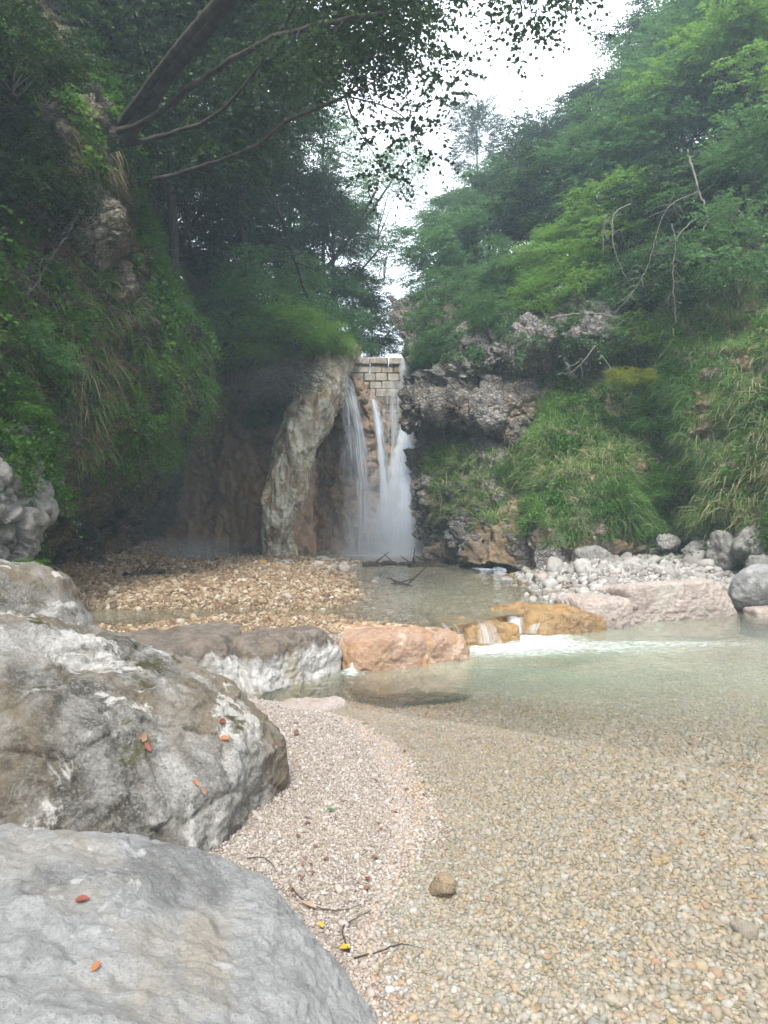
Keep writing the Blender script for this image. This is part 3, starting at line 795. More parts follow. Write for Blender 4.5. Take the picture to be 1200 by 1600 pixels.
def sheet(path, mat, nu=60, nv=24, fade=(0.0, 1.0, 0.0, 1.0), bulge=0.1):
    c = cr1(np.array([list(P(a, b, Y)) + [w / FOC * Y * 0.5] for a, b, Y, w in path]), nu)
    s = np.concatenate([[0], np.cumsum(np.linalg.norm(np.diff(c[:, :3], axis=0), axis=1))])
    v = np.linspace(-1, 1, nv)
    G = np.zeros((nu, nv, 3)); G[:] = c[:, None, :3]
    G[:, :, 0] += c[:, 3:4] * v
    G[:, :, 1] -= bulge * (1 - v ** 2)
    G[:, :, 1] += 0.06 * vnoise(np.stack([G[:, :, 0] * 6, G[:, :, 1] * 0, s[:, None] * .7 + 0 * G[:, :, 2]], -1).reshape(-1, 3)).reshape(nu, nv)
    uv = np.stack([(c[:, 3:4] * v), s[:, None] + 0 * v], -1).reshape(-1, 2)
    a, b, a2, b2 = fade
    t = np.linspace(0, 1, nu)[:, None]
    rag = .28 * vnoise(np.stack([s * 1.6, s * 0 + path[0][0], s * 0], -1))[:, None] + .2 * vnoise(np.stack([s * 5, s * 0 + path[0][0], s * 0], -1))[:, None]
    e = (1 - np.clip(np.abs(v)[None] + rag, 0, 1) ** 3) * (a + (1 - a) * smooth(0, .08, t)) * (b + (1 - b) * (1 - smooth(.55, 1, t)))
    return G.reshape(-1, 3), grid_faces(nu, nv), uv, e.ravel()
def waterfall(sheets, label):
    root = empty('waterfall', P(sheets[0][0][-1][0], sheets[0][0][-1][1], sheets[0][0][-1][2]), label=label, cat='waterfall')
    bx = np.array(root.location)
    for path, mi, fade in sheets:
        V, Fc, uv, e = sheet(path, None, fade=fade)
        mk('water_sheet', V - bx, Fc, FM[mi], parent=root, uv=uv, attrs={'edge': e})
waterfall([([(535, 578, 21.6, 10), (541, 600, 21.3, 22), (549, 640, 21.15, 40), (556, 700, 21.1, 54), (562, 780, 21.05, 60), (564, 868, 21, 66)], 0, (1, .45, 0, 1)),
           ([(536, 578, 21.6, 8), (545, 605, 21.2, 14), (556, 650, 21.05, 22), (564, 720, 21, 26), (568, 800, 20.95, 34), (568, 868, 20.9, 40)], 3, (1, .5, 0, 1)),
           ([(533, 578, 21.6, 8), (538, 605, 21.3, 12), (543, 660, 21.1, 16), (548, 740, 21, 20), (550, 868, 20.9, 30)], 0, (1, .4, 0, 1))],
          'thin left waterfall veil sliding over the lip of brown rock')
waterfall([([(580, 612, 21.7, 7), (586, 640, 21.5, 14), (594, 680, 21.4, 18), (598, 720, 21.35, 20), (601, 775, 21.3, 26), (606, 868, 21.1, 40)], 3, (1, .5, 0, 1)),
           ([(583, 625, 21.6, 6), (590, 665, 21.4, 10), (596, 720, 21.2, 12), (602, 790, 21.1, 16), (608, 868, 21.0, 26)], 1, (1, .3, 0, 1))],
          'narrow middle waterfall running down left of the dam stones')
waterfall([([(620, 640, 22.1, 66), (618, 680, 22.0, 66), (616, 720, 21.9, 66), (614, 780, 21.8, 70)], 2, (1, .2, 0, 1)),
           ([(638, 640, 22.0, 14), (637, 665, 21.5, 22), (634, 700, 21.1, 36), (628, 740, 20.9, 50), (622, 790, 20.7, 66), (618, 868, 20.5, 80)], 1, (.4, .35, 0, 1)),
           ([(628, 650, 21.9, 8), (632, 680, 21.2, 16), (632, 730, 20.7, 34), (628, 790, 20.5, 50), (622, 868, 20.3, 66)], 3, (.5, .3, 0, 1)),
           ([(637, 690, 21.1, 10), (636, 720, 20.8, 20), (633, 780, 20.45, 32), (626, 868, 20.2, 50)], 1, (.3, .3, 0, 1))],
          'broad white main waterfall plunging between the dam and the right cliff')
waterfall([([(634, 552, 22.45, 26), (634, 560, 22.25, 26), (633, 580, 22.15, 25), (632, 640, 22.05, 24)], 1, (1, .4, 0, 1))],
          'short waterfall spilling over the right end of the dam crest')
waterfall([([(616, 592, 22.28, 40), (616, 640, 22.2, 50), (617, 690, 22.1, 56)], 2, (.3, .3, 0, 1))],
          'fine trickles of water running down the wet lower courses of the dam')

# mist of the falls
def mist_mat(name, dens):
    m = Mat(name)
    g = m.n('TexCoord').outputs['Object']
    ln = m.n('VectorMath', {0: g}, operation='LENGTH').outputs['Value']
    f = m.math('POWER', m.math('SUBTRACT', 1.0, ln, True), 1.6)
    nz = m.mr(m.noise(g, 1.6, 2), 0.3, 0.7, 0.4, 1.3)
    v = m.n('VolumePrincipled', {'Color': (0.93, 0.95, 1.0, 1), 'Density': m.math('MULTIPLY', m.math('MULTIPLY', f, nz), dens)})
    v.inputs['Anisotropy'].default_value = 0.2
    m.t.links.new(v.outputs[0], m.out.inputs['Volume'])
    return m.m
MM = [mist_mat('spray dense', 1.5), mist_mat('spray thin', 0.7), mist_mat('spray faint', 0.22)]
for px, py, Y, rx, ry, rz, mi, lb in [(612, 815, 20.2, 1.25, 1.2, 1.9, 0, 'main'), (570, 835, 20.4, 1.4, 1.1, 1.5, 1, 'left'), (600, 868, 19.6, 2.2, 1.6, .55, 1, 'low'), (290, 770, 20.6, 1.3, 1.2, 3.4, 2, 'drip'), (300, 862, 19.5, 1.9, 1.5, 0.6, 1, 'drip low')]:
    bm = bmesh.new(); bmesh.ops.create_icosphere(bm, subdivisions=3, radius=1)
    me = bpy.data.meshes.new('spray_mist'); bm.to_mesh(me); bm.free(); me.materials.append(MM[mi])
    o = bpy.data.objects.new('spray_mist', me); COL.objects.link(o)
    o.location = tuple(P(px, py, Y)); o.scale = (rx, ry, rz); o['kind'] = 'stuff'

# ------------------------------------------------------------------ rocks
def ico(sub):
    bm = bmesh.new(); bmesh.ops.create_icosphere(bm, subdivisions=sub, radius=1)
    V = np.array([v.co[:] for v in bm.verts]); Fc = np.array([[v.index for v in f.verts] for f in bm.faces]); bm.free()
    return V, Fc
ICO = {s: ico(s) for s in (2, 3, 4, 5, 6, 7, 8)}
def rock_shape(half, seed, sub=6, p=9, nplanes=14, box=False, planes=None, amp=0.08, freq=1.6, cell=0.0, chip=0.03):
    rg = np.random.default_rng(seed)
    D, Fc = ICO[sub]
    if planes is not None:
        Nn = np.array([q[:3] for q in planes], float); dd = np.array([q[3] for q in planes], float)
        Nn /= np.linalg.norm(Nn, axis=1, keepdims=True)
    elif box:
        Nn = np.vstack([np.eye(3), -np.eye(3)]) + rg.normal(0, 0.09, (6, 3)); dd = np.ones(6) * rg.uniform(0.93, 1.04, 6)
        ex = rg.normal(0, 1, (5, 3)); Nn = np.vstack([Nn, ex]); dd = np.concatenate([dd, rg.uniform(1.12, 1.3, 5)])
        Nn /= np.linalg.norm(Nn, axis=1, keepdims=True)
    else:
        Nn = rg.normal(0, 1, (nplanes, 3)); Nn /= np.linalg.norm(Nn, axis=1, keepdims=True); dd = rg.uniform(0.78, 1.05, nplanes)
        Nn = np.vstack([Nn, np.eye(3), -np.eye(3)]); dd = np.concatenate([dd, np.ones(6)])
    q = np.maximum(0, D @ Nn.T) / dd
    r = (q ** p).sum(1) ** (-1 / p)
    V = D * np.minimum(r, 1.7)[:, None] * np.asarray(half)
    n = D / np.asarray(half); n /= np.linalg.norm(n, axis=1, keepdims=True)
    w = V + seed * 3.1
    d = amp * (0.7 * fbm(w * freq, 5) + 0.5 * ridged(w * freq * 1.4, 4)) + chip * fbm(w * freq * 6, 4)
    if sub >= 7:
        d = d + 0.014 * ridged(w * 9, 3) + 0.012 * fbm(w * 22, 3)
    if cell:
        f1, f2, cid = worley(w * freq * 2.2)
        d = d + cell * (cid - .5) - cell * .6 * np.exp(-(f2 - f1) * 10)
    V = V + n * d[:, None]
    if sub >= 8:   # the buried underside is not needed
        Fc = Fc[(V[Fc][:, :, 2] > -0.25).any(1)]
        u = np.unique(Fc); mp = np.zeros(len(V), int); mp[u] = np.arange(len(u)); V = V[u]; Fc = mp[Fc]
    return V, Fc
def boulder(name, loc, half, rot, mat, label, cat='boulder', group=None, **kw):
    V, Fc = rock_shape(half, **kw)
    o = mk(name, V, Fc, M[mat], label=label, cat=cat, group=group)
    o.location = loc; o.rotation_euler = rot
    W = Matrix.LocRotScale(Vector(loc), o.rotation_euler, None)
    BVHS.append((o.name, BVHTree.FromPolygons([tuple(W @ Vector(v)) for v in V.tolist()], [tuple(f) for f in Fc.tolist()])))
    return o
# three great boulders at lower left
boulder('boulder', (-1.72, 3.56, -0.02), (1.22, 1.05, 1.02), (0, 0, 0), 'boulder', 'large grey white boulder with dark lichen patches beside the gravel beach',
        seed=5, sub=8, p=18, amp=0.12, freq=1.5, cell=0.028, chip=0.03,
        planes=[(0.46, -0.10, 0.88, 0.78), (-0.1, -0.28, 0.95, 0.98), (1, -0.1, 0.05, 0.93), (0.8, -0.6, 0.1, 0.93), (0.7, 0.7, 0.2, 0.95), (0, -1, 0.22, 0.86), (0.45, -0.6, 0.66, 0.86), (0, 1, 0.3, 1.0), (-1, 0, 0.1, 1.1), (0, 0, -1, 1), (-0.6, -0.75, 0.3, 1.0), (0.15, 0.55, 0.8, 0.92), (-.6, .5, .5, 1.0)])
boulder('boulder', (-1.14, 1.86, -0.05), (1.13, 1.14, 0.63), (0, 0, R(8)), 'slab', 'smooth pale grey rock slab filling the lower left corner',
        seed=8, sub=8, p=14, amp=0.08, freq=1.1, cell=0.012, chip=0.014,
        planes=[(0.12, -0.08, 1, 0.88), (0.6, 0.1, 0.75, 0.93), (0.9, 0.3, 0.35, 0.97), (0.9, -0.4, 0.3, 1.02), (0.2, 0.95, 0.35, 0.93), (0, -1, 0.1, 1.1), (-1, 0, 0.1, 1.1), (0.55, 0.75, 0.3, 0.95), (0.1, 0.6, 0.75, 0.92), (0, 0, -1, 1)])
boulder('boulder', (-2.85, 5.15, 0.22), (0.95, 0.8, 0.95), (0, 0, R(20)), 'boulder', 'white grey boulder at the left edge behind the large lichen boulder',
        seed=12, sub=6, p=9, amp=0.10, freq=1.7, cell=0.03, chip=0.03)
# weir blocks
def block(loc, half, rz, mat, label, seed, rx=0.0, ry=0.0, name='weir_block', **kw):
    a = dict(seed=seed, sub=7, p=24, box=True, amp=0.045, freq=2.0, chip=0.02, cell=.018); a.update(kw)
    return boulder(name, loc, half, (R(rx), R(ry), R(rz)), mat, label, cat='stone block', group='stone blocks of the low weir', **a)
block((-1.99, 5.93, 0.08), (0.86, 0.42, 0.36), 38, 'weir_white', 'long white block with dark wet top, half hidden behind the lichen boulder', 21)
block((-0.99, 6.72, 0.04), (0.60, 0.40, 0.35), 45, 'weir_white', 'white stone block with brown mossy top beside the rusty red block', 22)
block((0.12, 7.55, 0.0), (0.74, 0.50, 0.31), 30, 'weir_red', 'rusty red rounded block between white block and cascade', 23, p=7, amp=.06, ry=5)
block((1.07, 8.55, -0.04), (0.46, 0.38, 0.28), 30, 'weir_ochre', 'low wet ochre block with trickles of water over its front', 24, p=8)
block((2.05, 9.35, -0.02), (0.74, 0.46, 0.31), 22, 'weir_ochre', 'flat wet orange brown block under the cascade', 25, p=8)
block((2.85, 9.82, 0.04), (0.48, 0.40, 0.33), 20, 'weir_pink', 'small pink slab between orange block and long pale block', 26, p=10)
block((4.12, 10.62, 0.10), (0.98, 0.42, 0.37), 26, 'weir_pink', 'longest pale pink block at the right end of the weir', 27, p=18)
boulder('boulder', (5.72, 11.1, 0.30), (0.62, 0.55, 0.44), (0, 0, R(15)), 'slab', 'rounded grey boulder resting at the right end of the weir', seed=31, sub=6, p=7, amp=.06)
boulder('stone', (5.75, 10.75, 0.0), (0.42, 0.22, 0.13), (0, 0, R(10)), 'weir_pink', 'flat yellowish stone at the right water edge in front of the grey boulder', 'stone', seed=33, sub=5, p=7, amp=.03)
boulder('stone', (-0.62, 5.62, 0.0), (0.36, 0.16, 0.07), (0, 0, R(12)), 'weir_pink', 'flat pinkish stone half under water at the top of the beach', 'stone', seed=34, sub=5, p=6, amp=.02)
boulder('stone', (0.238, 2.9, 0.02), (0.062, 0.058, 0.05), (0, 0, R(30)), 'foot_tan', 'round tan cobble lying alone under shallow water', 'stone', seed=35, sub=5, p=5, amp=.004, freq=8, chip=.0015)
for i, (px, py, Y, hx, hy, hz, rz, mt, lb) in enumerate([
    (712, 855, 17.4, .30, .3, .38, 10, 'foot_tan', 'pale orange rock at the foot of the right cliff beside the falls'),
    (690, 862, 18.2, .28, .3, .25, 60, 'foot_tan', 'small tan rock at the dark cave mouth beside the main fall'),
    (820, 862, 14.9, .36, .34, .42, 20, 'cliff_right', 'dark grey rough rock under the left end of the grassy mound'),
    (868, 868, 14.2, .34, .3, .42, 45, 'cliff_right', 'pale grey rough rock under the middle of the grassy mound'),
    (925, 878, 13.9, .36, .3, .30, 0, 'cliff_grey', 'brownish rock under the right part of the grassy mound'),
    (965, 893, 13.3, .45, .3, .2, 15, 'cliff_grey', 'flat grey angular rock behind the pink weir block'),
    (1000, 888, 12.6, .30, .25, .12, -20, 'slab', 'light smooth stone on the pebble bank behind the long weir block'),
    (1128, 860, 12.6, .28, .3, .34, 30, 'cliff_grey', 'tall pale rock leaning at the foot of the far right bank'),
    (1178, 856, 12.2, .46, .4, .32, 70, 'cliff_grey', 'wide pale rock at the right edge under hanging grass'),
    (1090, 862, 13.2, .26, .25, .2, 15, 'cliff_grey', 'squat grey rock in the gully between mound and bank'),
    (1040, 845, 14.0, .2, .2, .14, 50, 'cliff_grey', 'grey rock at the top of the stony gully'),
    (1200, 900, 11.8, .4, .35, .3, 0, 'cliff_grey', 'shaded grey rock behind the rounded boulder at the right edge')]):
    boulder('rock', tuple(P(px, py, Y)), (hx, hy, hz), (R(random.uniform(-12, 12)), R(random.uniform(-12, 12)), R(rz)), mt, lb, 'rock', seed=60 + i, sub=5, p=9, nplanes=9, amp=.07, freq=2.6, cell=.04)

# cascades over the weir
waterfall([([(704, 968, 8.5, 14), (716, 978, 8.22, 16), (722, 990, 8.1, 18), (726, 1002, 8.05, 40)], 0, (.4, .9, 0, 1)),
           ([(752, 968, 8.45, 24), (758, 978, 8.25, 28), (762, 990, 8.15, 34), (764, 1004, 8.1, 44)], 2, (.4, .9, 0, 1)),
           ([(690, 972, 8.3, 10), (700, 984, 8.05, 14), (712, 998, 7.9, 24)], 1, (.6, .9, 0, 1))],
          'trickles of white water over the low wet ochre block')
waterfall([([(806, 955, 9.15, 22), (804, 966, 8.9, 26), (800, 978, 8.7, 34), (796, 990, 8.6, 44)], 1, (.4, .8, 0, 1)),
           ([(842, 956, 8.98, 50), (843, 966, 8.9, 52), (840, 978, 8.82, 56), (836, 988, 8.75, 60)], 0, (.5, .7, 0, 1)),
           ([(812, 956, 9.1, 12), (812, 970, 8.8, 16), (806, 990, 8.55, 30)], 3, (.7, 1, 0, 1))],
          'white cascade pouring through the gap beside the orange block')
waterfall([([(548, 1000, 7.2, 10), (550, 1014, 7.0, 11), (551, 1030, 6.95, 12), (553, 1052, 6.85, 22)], 1, (1, 1, 0, 1))],
          'tiny cascade in the gap between white block and red block')

# ------------------------------------------------------------------ gravel and pebbles
def scatter(name, protos, pos, rot, scl, **pr):
    n = len(pos)
    me = bpy.data.meshes.new(name)
    me.vertices.add(n); me.vertices.foreach_set('co', np.asarray(pos, np.float32).ravel())
    for nm, val in (('rot', rot), ('scl', scl)):
        a = me.attributes.new(nm, 'FLOAT_VECTOR', 'POINT'); a.data.foreach_set('vector', np.asarray(val, np.float32).ravel())
    a = me.attributes.new('idx', 'INT', 'POINT'); a.data.foreach_set('value', RNG.integers(0, len(protos), n).astype(np.int32))
    o = bpy.data.objects.new(name, me); COL.objects.link(o); props(o, **pr)
    cc = bpy.data.collections.new(name + '_shapes')
    for k, pm in enumerate(protos):
        cc.objects.link(bpy.data.objects.new('pebble_shape_%02d' % k, pm))
    ng = bpy.data.node_groups.new(name, 'GeometryNodeTree')
    ng.interface.new_socket('Geometry', in_out='INPUT', socket_type='NodeSocketGeometry')
    ng.interface.new_socket('Geometry', in_out='OUTPUT', socket_type='NodeSocketGeometry')
    N, L = ng.nodes, ng.links
    gi, go = N.new('NodeGroupInput'), N.new('NodeGroupOutput')
    ip = N.new('GeometryNodeInstanceOnPoints'); ci = N.new('GeometryNodeCollectionInfo')
    ci.inputs['Collection'].default_value = cc; ci.inputs['Separate Children'].default_value = True; ci.inputs['Reset Children'].default_value = True
    def na(nm, dt):
        x = N.new('GeometryNodeInputNamedAttribute'); x.data_type = dt; x.inputs['Name'].default_value = nm
        return next(s for s in x.outputs if s.enabled and s.name == 'Attribute')
    L.new(gi.outputs[0], ip.inputs['Points']); L.new(ci.outputs[0], ip.inputs['Instance'])
    ip.inputs['Pick Instance'].default_value = True
    L.new(na('idx', 'INT'), ip.inputs['Instance Index']); L.new(na('rot', 'FLOAT_VECTOR'), ip.inputs['Rotation']); L.new(na('scl', 'FLOAT_VECTOR'), ip.inputs['Scale'])
    L.new(ip.outputs[0], go.inputs[0])
    md = o.modifiers.new('pebbles', 'NODES'); md.node_group = ng
    return o
def pebble_protos(mat, n=9, sub=3, seed=0, flat=0.6):
    out = []
    for k in range(n):
        V, Fc = rock_shape((1, random.uniform(.62, .95), flat * random.uniform(.7, 1.15)), seed=100 + seed + k, sub=sub, p=5, nplanes=7, amp=0.05, freq=1.2, chip=0.0)
        me = bpy.data.meshes.new('pebble'); me.from_pydata(V.tolist(), [], Fc.tolist())
        me.polygons.foreach_set('use_smooth', np.ones(len(Fc), bool)); me.materials.append(M[mat]); out.append(me)
    return out
def jitter_grid(x0, x1, y0, y1, st):
    X, Y = np.meshgrid(np.arange(x0, x1, st), np.arange(y0, y1, st), indexing='ij')
    return X.ravel() + RNG.uniform(-.5, .5, X.size) * st, Y.ravel() + RNG.uniform(-.5, .5, X.size) * st
def lay(x, y, size, sink=0.2, tilt=0.35):
    z = bed_z(x, y)
    n = len(x)
    s = size[:, None] * np.exp(RNG.normal(0, .26, (n, 1))) * np.stack([np.ones(n), RNG.uniform(.8, 1.1, n), RNG.uniform(.7, 1.2, n)], -1)
    rot = np.stack([RNG.normal(0, tilt, n), RNG.normal(0, tilt, n), RNG.uniform(0, 6.28, n)], -1)
    return np.stack([x, y, z + size * sink], -1), rot, s
def inview(x, y, m=0.3):
    return (np.abs(x) < 0.56 * y + m) & (y > 1.6)
def bed_pebbles():
    P_, R_, S_ = [], [], []
    # bands of grain size: fine beside the beach, coarse to the right
    for st, lo, hi in ((0.012, -9, .25), (0.0155, .25, .6), (0.021, .6, 1.1), (0.026, 1.1, 1.9), (0.033, 1.9, 9)):
        x, y = jitter_grid(-2.0, 7.5, 1.7, 11.5, st)
        e = x - shore(y) - 0.12 * (y - 4) * (y > 4) + 0.25 * vnoise(np.stack([x * 1.3, y * 1.3, 0 * x], -1)) + 0.15
        k = (e > lo) & (e <= hi) & inview(x, y) & (weir_dist(x, y) < -0.12) & ((x - shore(y)) > -0.03)
        if st < .025: k &= y < 5.8
        x, y = x[k], y[k]
        a = lay(x, y, np.full(len(x), st * 0.62), 0.15)
        P_.append(a[0]); R_.append(a[1]); S_.append(a[2])
    scatter('streambed_pebbles', pebble_protos('peb_bed', 10, 2), np.concatenate(P_), np.concatenate(R_), np.concatenate(S_), kind='stuff')
    print('bed pebbles', sum(map(len, P_)))
bed_pebbles()
def beach_gravel():
    x, y = jitter_grid(-1.9, 0.6, 1.6, 6.2, 0.0105)
    e = x - shore(y)
    k = (e < 0.05) & (e > -1.9) & inview(x, y) & (RNG.random(len(x)) < .8) & (weir_dist(x, y) < -.1)
    x, y = x[k], y[k]
    sz = 0.0053 * np.exp(RNG.normal(0, .36, len(x)))
    sz[RNG.random(len(x)) < .006] *= 1.9
    scatter('beach_gravel', pebble_protos('peb_fine', 8, 2, 40), *lay(x, y, sz, 0.3, 0.8), kind='stuff')
    print('beach', len(x))
beach_gravel()
def bar_gravel():
    Ps = []
    for st, y0, y1 in ((0.034, 5, 10), (0.044, 10, 15), (0.06, 15, 22)):
        x, y = jitter_grid(-7, 3, y0, y1, st)
        k = inview(x, y, .3) & (weir_dist(x, y) > .15) & (bed_z(x, y) > UP - .5 + .05 * vnoise(np.stack([x * 2, y * 2, 0 * x], -1)))
        x, y = x[k], y[k]
        sz = st * .62 * np.exp(RNG.normal(0, .28, len(x)))
        Ps.append(lay(x, y, sz, 0.35, 0.5))
    scatter('bar_gravel', pebble_protos('peb_tan', 9, 2, 60, .7), *[np.concatenate([a[i] for a in Ps]) for i in range(3)], kind='stuff')
    print('bar', sum(len(a[0]) for a in Ps))
bar_gravel()
def bank_stones():
    x, y = jitter_grid(1.6, 8.5, 10.0, 16.5, 0.058)
    d = weir_dist(x, y); e = x - (2.2 + 0.12 * (y - 10)) + .3 * vnoise(np.stack([x * 1.5, y * 1.5, 0 * x], -1))
    k = (e > -.1) & (d > .35) & inview(x, y, .5)
    x, y = x[k], y[k]
    sz = 0.036 * np.exp(RNG.normal(0, .42, len(x)))
    scatter('bank_stones', pebble_protos('peb_pale', 8, 3, 80, .75), *lay(x, y, sz, 0.4, 0.6), kind='stuff')
bank_stones()
boulder('bare_rock', tuple(P(148, 355, 10.9)), (.44, .45, .62), (R(8), R(-10), R(20)), 'cliff_bare', 'bare grey brown rock jutting from the left cliff among foliage', 'rock', seed=91, sub=7, p=12, nplanes=10, amp=.16, freq=1.8, cell=.14)
boulder('bare_rock', tuple(P(186, 440, 11.3)), (.26, .3, .38), (R(-8), R(5), R(50)), 'cliff_bare', 'small bare rock knob just below the jutting grey brown rock', 'rock', seed=92, sub=6, p=7, nplanes=10, amp=.1, freq=2.2, cell=.08)
# single cobbles that stand out
def cobbles():
    lib = [rock_shape((1, .78, .6), seed=150 + k, sub=4, p=6, nplanes=7, amp=.06, freq=1.3, chip=.01) for k in range(6)]
    def put(px, py, Y, s, mat, label, group=None):
        V, Fc = random.choice(lib)
        q = P(px, py, Y); z = bed_z(np.array([q[0]]), np.array([q[1]]))[0]
        o = mk('cobble', V * s, Fc, M[mat], label=label, cat='stone', group=group)
        o.location = (q[0], q[1], z + s * .38); o.rotation_euler = (random.uniform(-.2, .2), random.uniform(-.2, .2), random.uniform(0, 6))
    put(448, 937, 10, .085, 'weir_pink', 'pale rounded stone, largest on the front of the tan gravel bar')
    put(410, 884, 16.2, .15, 'weir_ochre', 'yellow brown rounded stone at the back of the gravel bar')
    put(537, 893, 15.0, .16, 'weir_pink', 'large pale stone at the edge of the channel below the falls')
    put(498, 886, 16.0, .13, 'weir_pink', 'pale stone among the light cobbles before the middle waterfall')
    put(1165, 1420 , 2.85, .05, 'weir_pink', 'pinkish stone near the right edge in shallow water')
    put(790, 905, 13.2, .13, 'slab', 'light stone at the left tip of the pale stone bank')
    put(845, 915, 12.2, .14, 'weir_pink', 'rounded pinkish stone on the pale bank at the water line')
    put(880, 905, 12.6, .16, 'slab', 'rounded light grey stone in the middle of the pale bank')
    for i in range(30):
        x = random.uniform(440, 640); y = 868 + abs(random.gauss(0, 14)) + (x - 440) * .05
        w = ('in front of the pale rib' if x < 500 else 'in front of the thin left veil' if x < 570 else 'in front of the main fall') + (' near the wall' if y < 880 else ' towards the gravel bar')
        put(x, y, 1.2 * 1142 / (y - 800), random.uniform(.06, .12), 'slab', 'light cobble below the falls, %s' % w, 'light cobbles below the falls, %s' % w)
    for i in range(60):
        x = random.uniform(715, 1000); y = 884 + (x - 715) * .12 + random.uniform(0, 16)
        mt = random.choice(['slab', 'weir_pink', 'weir_white'])
        w = '%s stone on the right bank %s, %s' % ({'slab': 'grey', 'weir_pink': 'pinkish', 'weir_white': 'white'}[mt], 'under the earth slope' if x < 800 else 'under the rocky mound foot' if x < 880 else 'behind the small pink weir slab' if x < 945 else 'behind the long pale block', 'near the water' if y < 892 + (x - 715) * .12 else 'higher up')
        put(x, y, 1.15 * 1142 / (y - 800), random.uniform(.045, .085), mt, w, w.replace('stone', 'stones'))
    for i in range(26):
        x = random.uniform(1015, 1095); y = random.uniform(838, 880)
        q = hit(x, y, ['grassy', 'streambed'])
        if q: 
            V, Fc = random.choice(lib); s = random.uniform(.07, .17)
            o = mk('cobble', V * s, Fc, M['cliff_grey'], label='%s grey stone in the %s of the stony gully right of the mound' % ('large' if s > .13 else 'middling' if s > .10 else 'small', 'upper part' if y < 852 else 'middle' if y < 866 else 'lower part'), cat='stone', group='%s stones in the stony gully, %s' % ('large' if s > .13 else 'middling' if s > .10 else 'small', 'upper part' if y < 852 else 'middle' if y < 866 else 'lower part'))
            o.location = q[0] + q[1] * s * .3; o.rotation_euler = (random.uniform(-.5, .5), random.uniform(-.5, .5), random.uniform(0, 6))
cobbles()

# ------------------------------------------------------------------ vegetation
UPV = np.array([0, 0, 1.0])
def nrm(a): return a / (np.linalg.norm(a, axis=-1, keepdims=True) + 1e-9)
def leaf_geo(c, ax, nn, L, W, tone):
    side = nrm(np.cross(ax, nn)); L = L[:, None]; W = W[:, None]
    m = c + ax * L * .48 + nn * W * .14
    V = np.stack([c, m + side * W * .5, c + ax * L, m - side * W * .5], 1).reshape(-1, 3)
    Fc = np.arange(len(c) * 4).reshape(-1, 4)
    return V, Fc, np.repeat(tone, 4)
def sprays(base, dirn, length, k, leaf, tone, droop=0.5, flat=0.55, wr=0.6):
    """leafy twigs: k leaves to either side of a drooping stem"""
    n = len(base)
    t = (np.arange(k) + 0.7) / k
    dirn = nrm(dirn)
    sidev = nrm(np.cross(dirn, UPV) + RNG.normal(0, .25, (n, 3)))
    up = nrm(np.cross(sidev, dirn))
    length = np.broadcast_to(length, (n,))
    ctr = base[:, None] + dirn[:, None] * (length[:, None] * t)[..., None] - UPV * (droop * length[:, None] * t ** 2)[..., None]
    sg = np.where(np.arange(k) % 2, 1.0, -1.0)[None, :, None]
    ax = nrm(dirn[:, None] * .6 + sidev[:, None] * sg * .9 - UPV * droop * .35 + RNG.normal(0, .28, (n, k, 3)))
    nn = nrm(up[:, None] * flat + RNG.normal(0, 1 - flat, (n, k, 3)))
    L = leaf * RNG.uniform(.65, 1.2, (n, k)) * (1 - .35 * t)
    tn = np.clip(tone[:, None] * .78 + RNG.random((n, k)) * .25 - .03, 0, .92)
    return leaf_geo(ctr.reshape(-1, 3), ax.reshape(-1, 3), nn.reshape(-1, 3), L.ravel(), L.ravel() * wr, tn.ravel())
def crown_geo(rad, nclump, nspray, k, leaf, seed, clump=0.34, length=.55, droop=.45, lo=.25, layer=.45):
    global RNG
    keep = RNG; RNG = np.random.default_rng(seed)
    d = nrm(RNG.normal(0, 1, (nclump * 2, 3)))
    d[:, 2] = np.where(d[:, 2] < -.55, -d[:, 2], d[:, 2])
    r = RNG.uniform(lo, 1, len(d)) ** .6
    bulge = 1 + .28 * vnoise(d * 2.1 + seed)
    c = d * (r * bulge)[:, None]
    c = c[vnoise(c * 2.6 + seed * 2) > -.35][:nclump]
    ct = RNG.random(len(c))
    i = RNG.integers(0, len(c), nspray)
    off = RNG.normal(0, clump * .5, (nspray, 3)); off[:, 2] *= layer
    b = (c[i] + off) * np.asarray(rad)
    dd = nrm(c[i] * np.array([1, 1, .35]) + off * 1.6) + RNG.normal(0, .35, (nspray, 3)); dd[:, 2] = dd[:, 2] * .55 + .08
    g = sprays(b, dd, RNG.uniform(.6, 1.2, nspray) * length, k, leaf, ct[i], droop)
    RNG = keep
    return g, c * np.asarray(rad)
PROTO = {}
def proto(key, matkey, **kw):
    (V, Fc, t), c = crown_geo(**kw)
    me = mk('crown', V, Fc, M[matkey], attrs={'tone': t}, shade=False)
    md = me.data; bpy.data.objects.remove(me)
    limbs = []
    rg = np.random.default_rng(kw['seed'])
    for q in c[rg.choice(len(c), min(9, len(c)), replace=False)]:
        s = np.array([0, 0, -kw['rad'][2] * rg.uniform(.2, .9)])
        mid = s * .5 + q * .5 + rg.normal(0, .12, 3)
        limbs.append(tube(cr1(np.array([s, mid, q]), 8), np.linspace(.035, .008, 8) * kw['rad'][0] / 2.2, 5))
    V, Fc = merge(limbs); lo = mk('limbs', V, Fc, M['bark']); lm = lo.data; bpy.data.objects.remove(lo)
    PROTO[key] = (md, lm, kw['rad'])
for k in range(3):
    proto('broad%d' % k, 'leaf_mid', rad=(2.2, 2.2, 2.0), nclump=58 + 8 * k, nspray=2500, k=14, leaf=.11, seed=40 + k, length=.55, clump=.25, layer=.36)
for k in range(2):
    proto('shrub%d' % k, 'leaf_mid', rad=(1.0, 1.0, .85), nclump=34, nspray=1000, k=13, leaf=.075, seed=50 + k, length=.38, clump=.4)
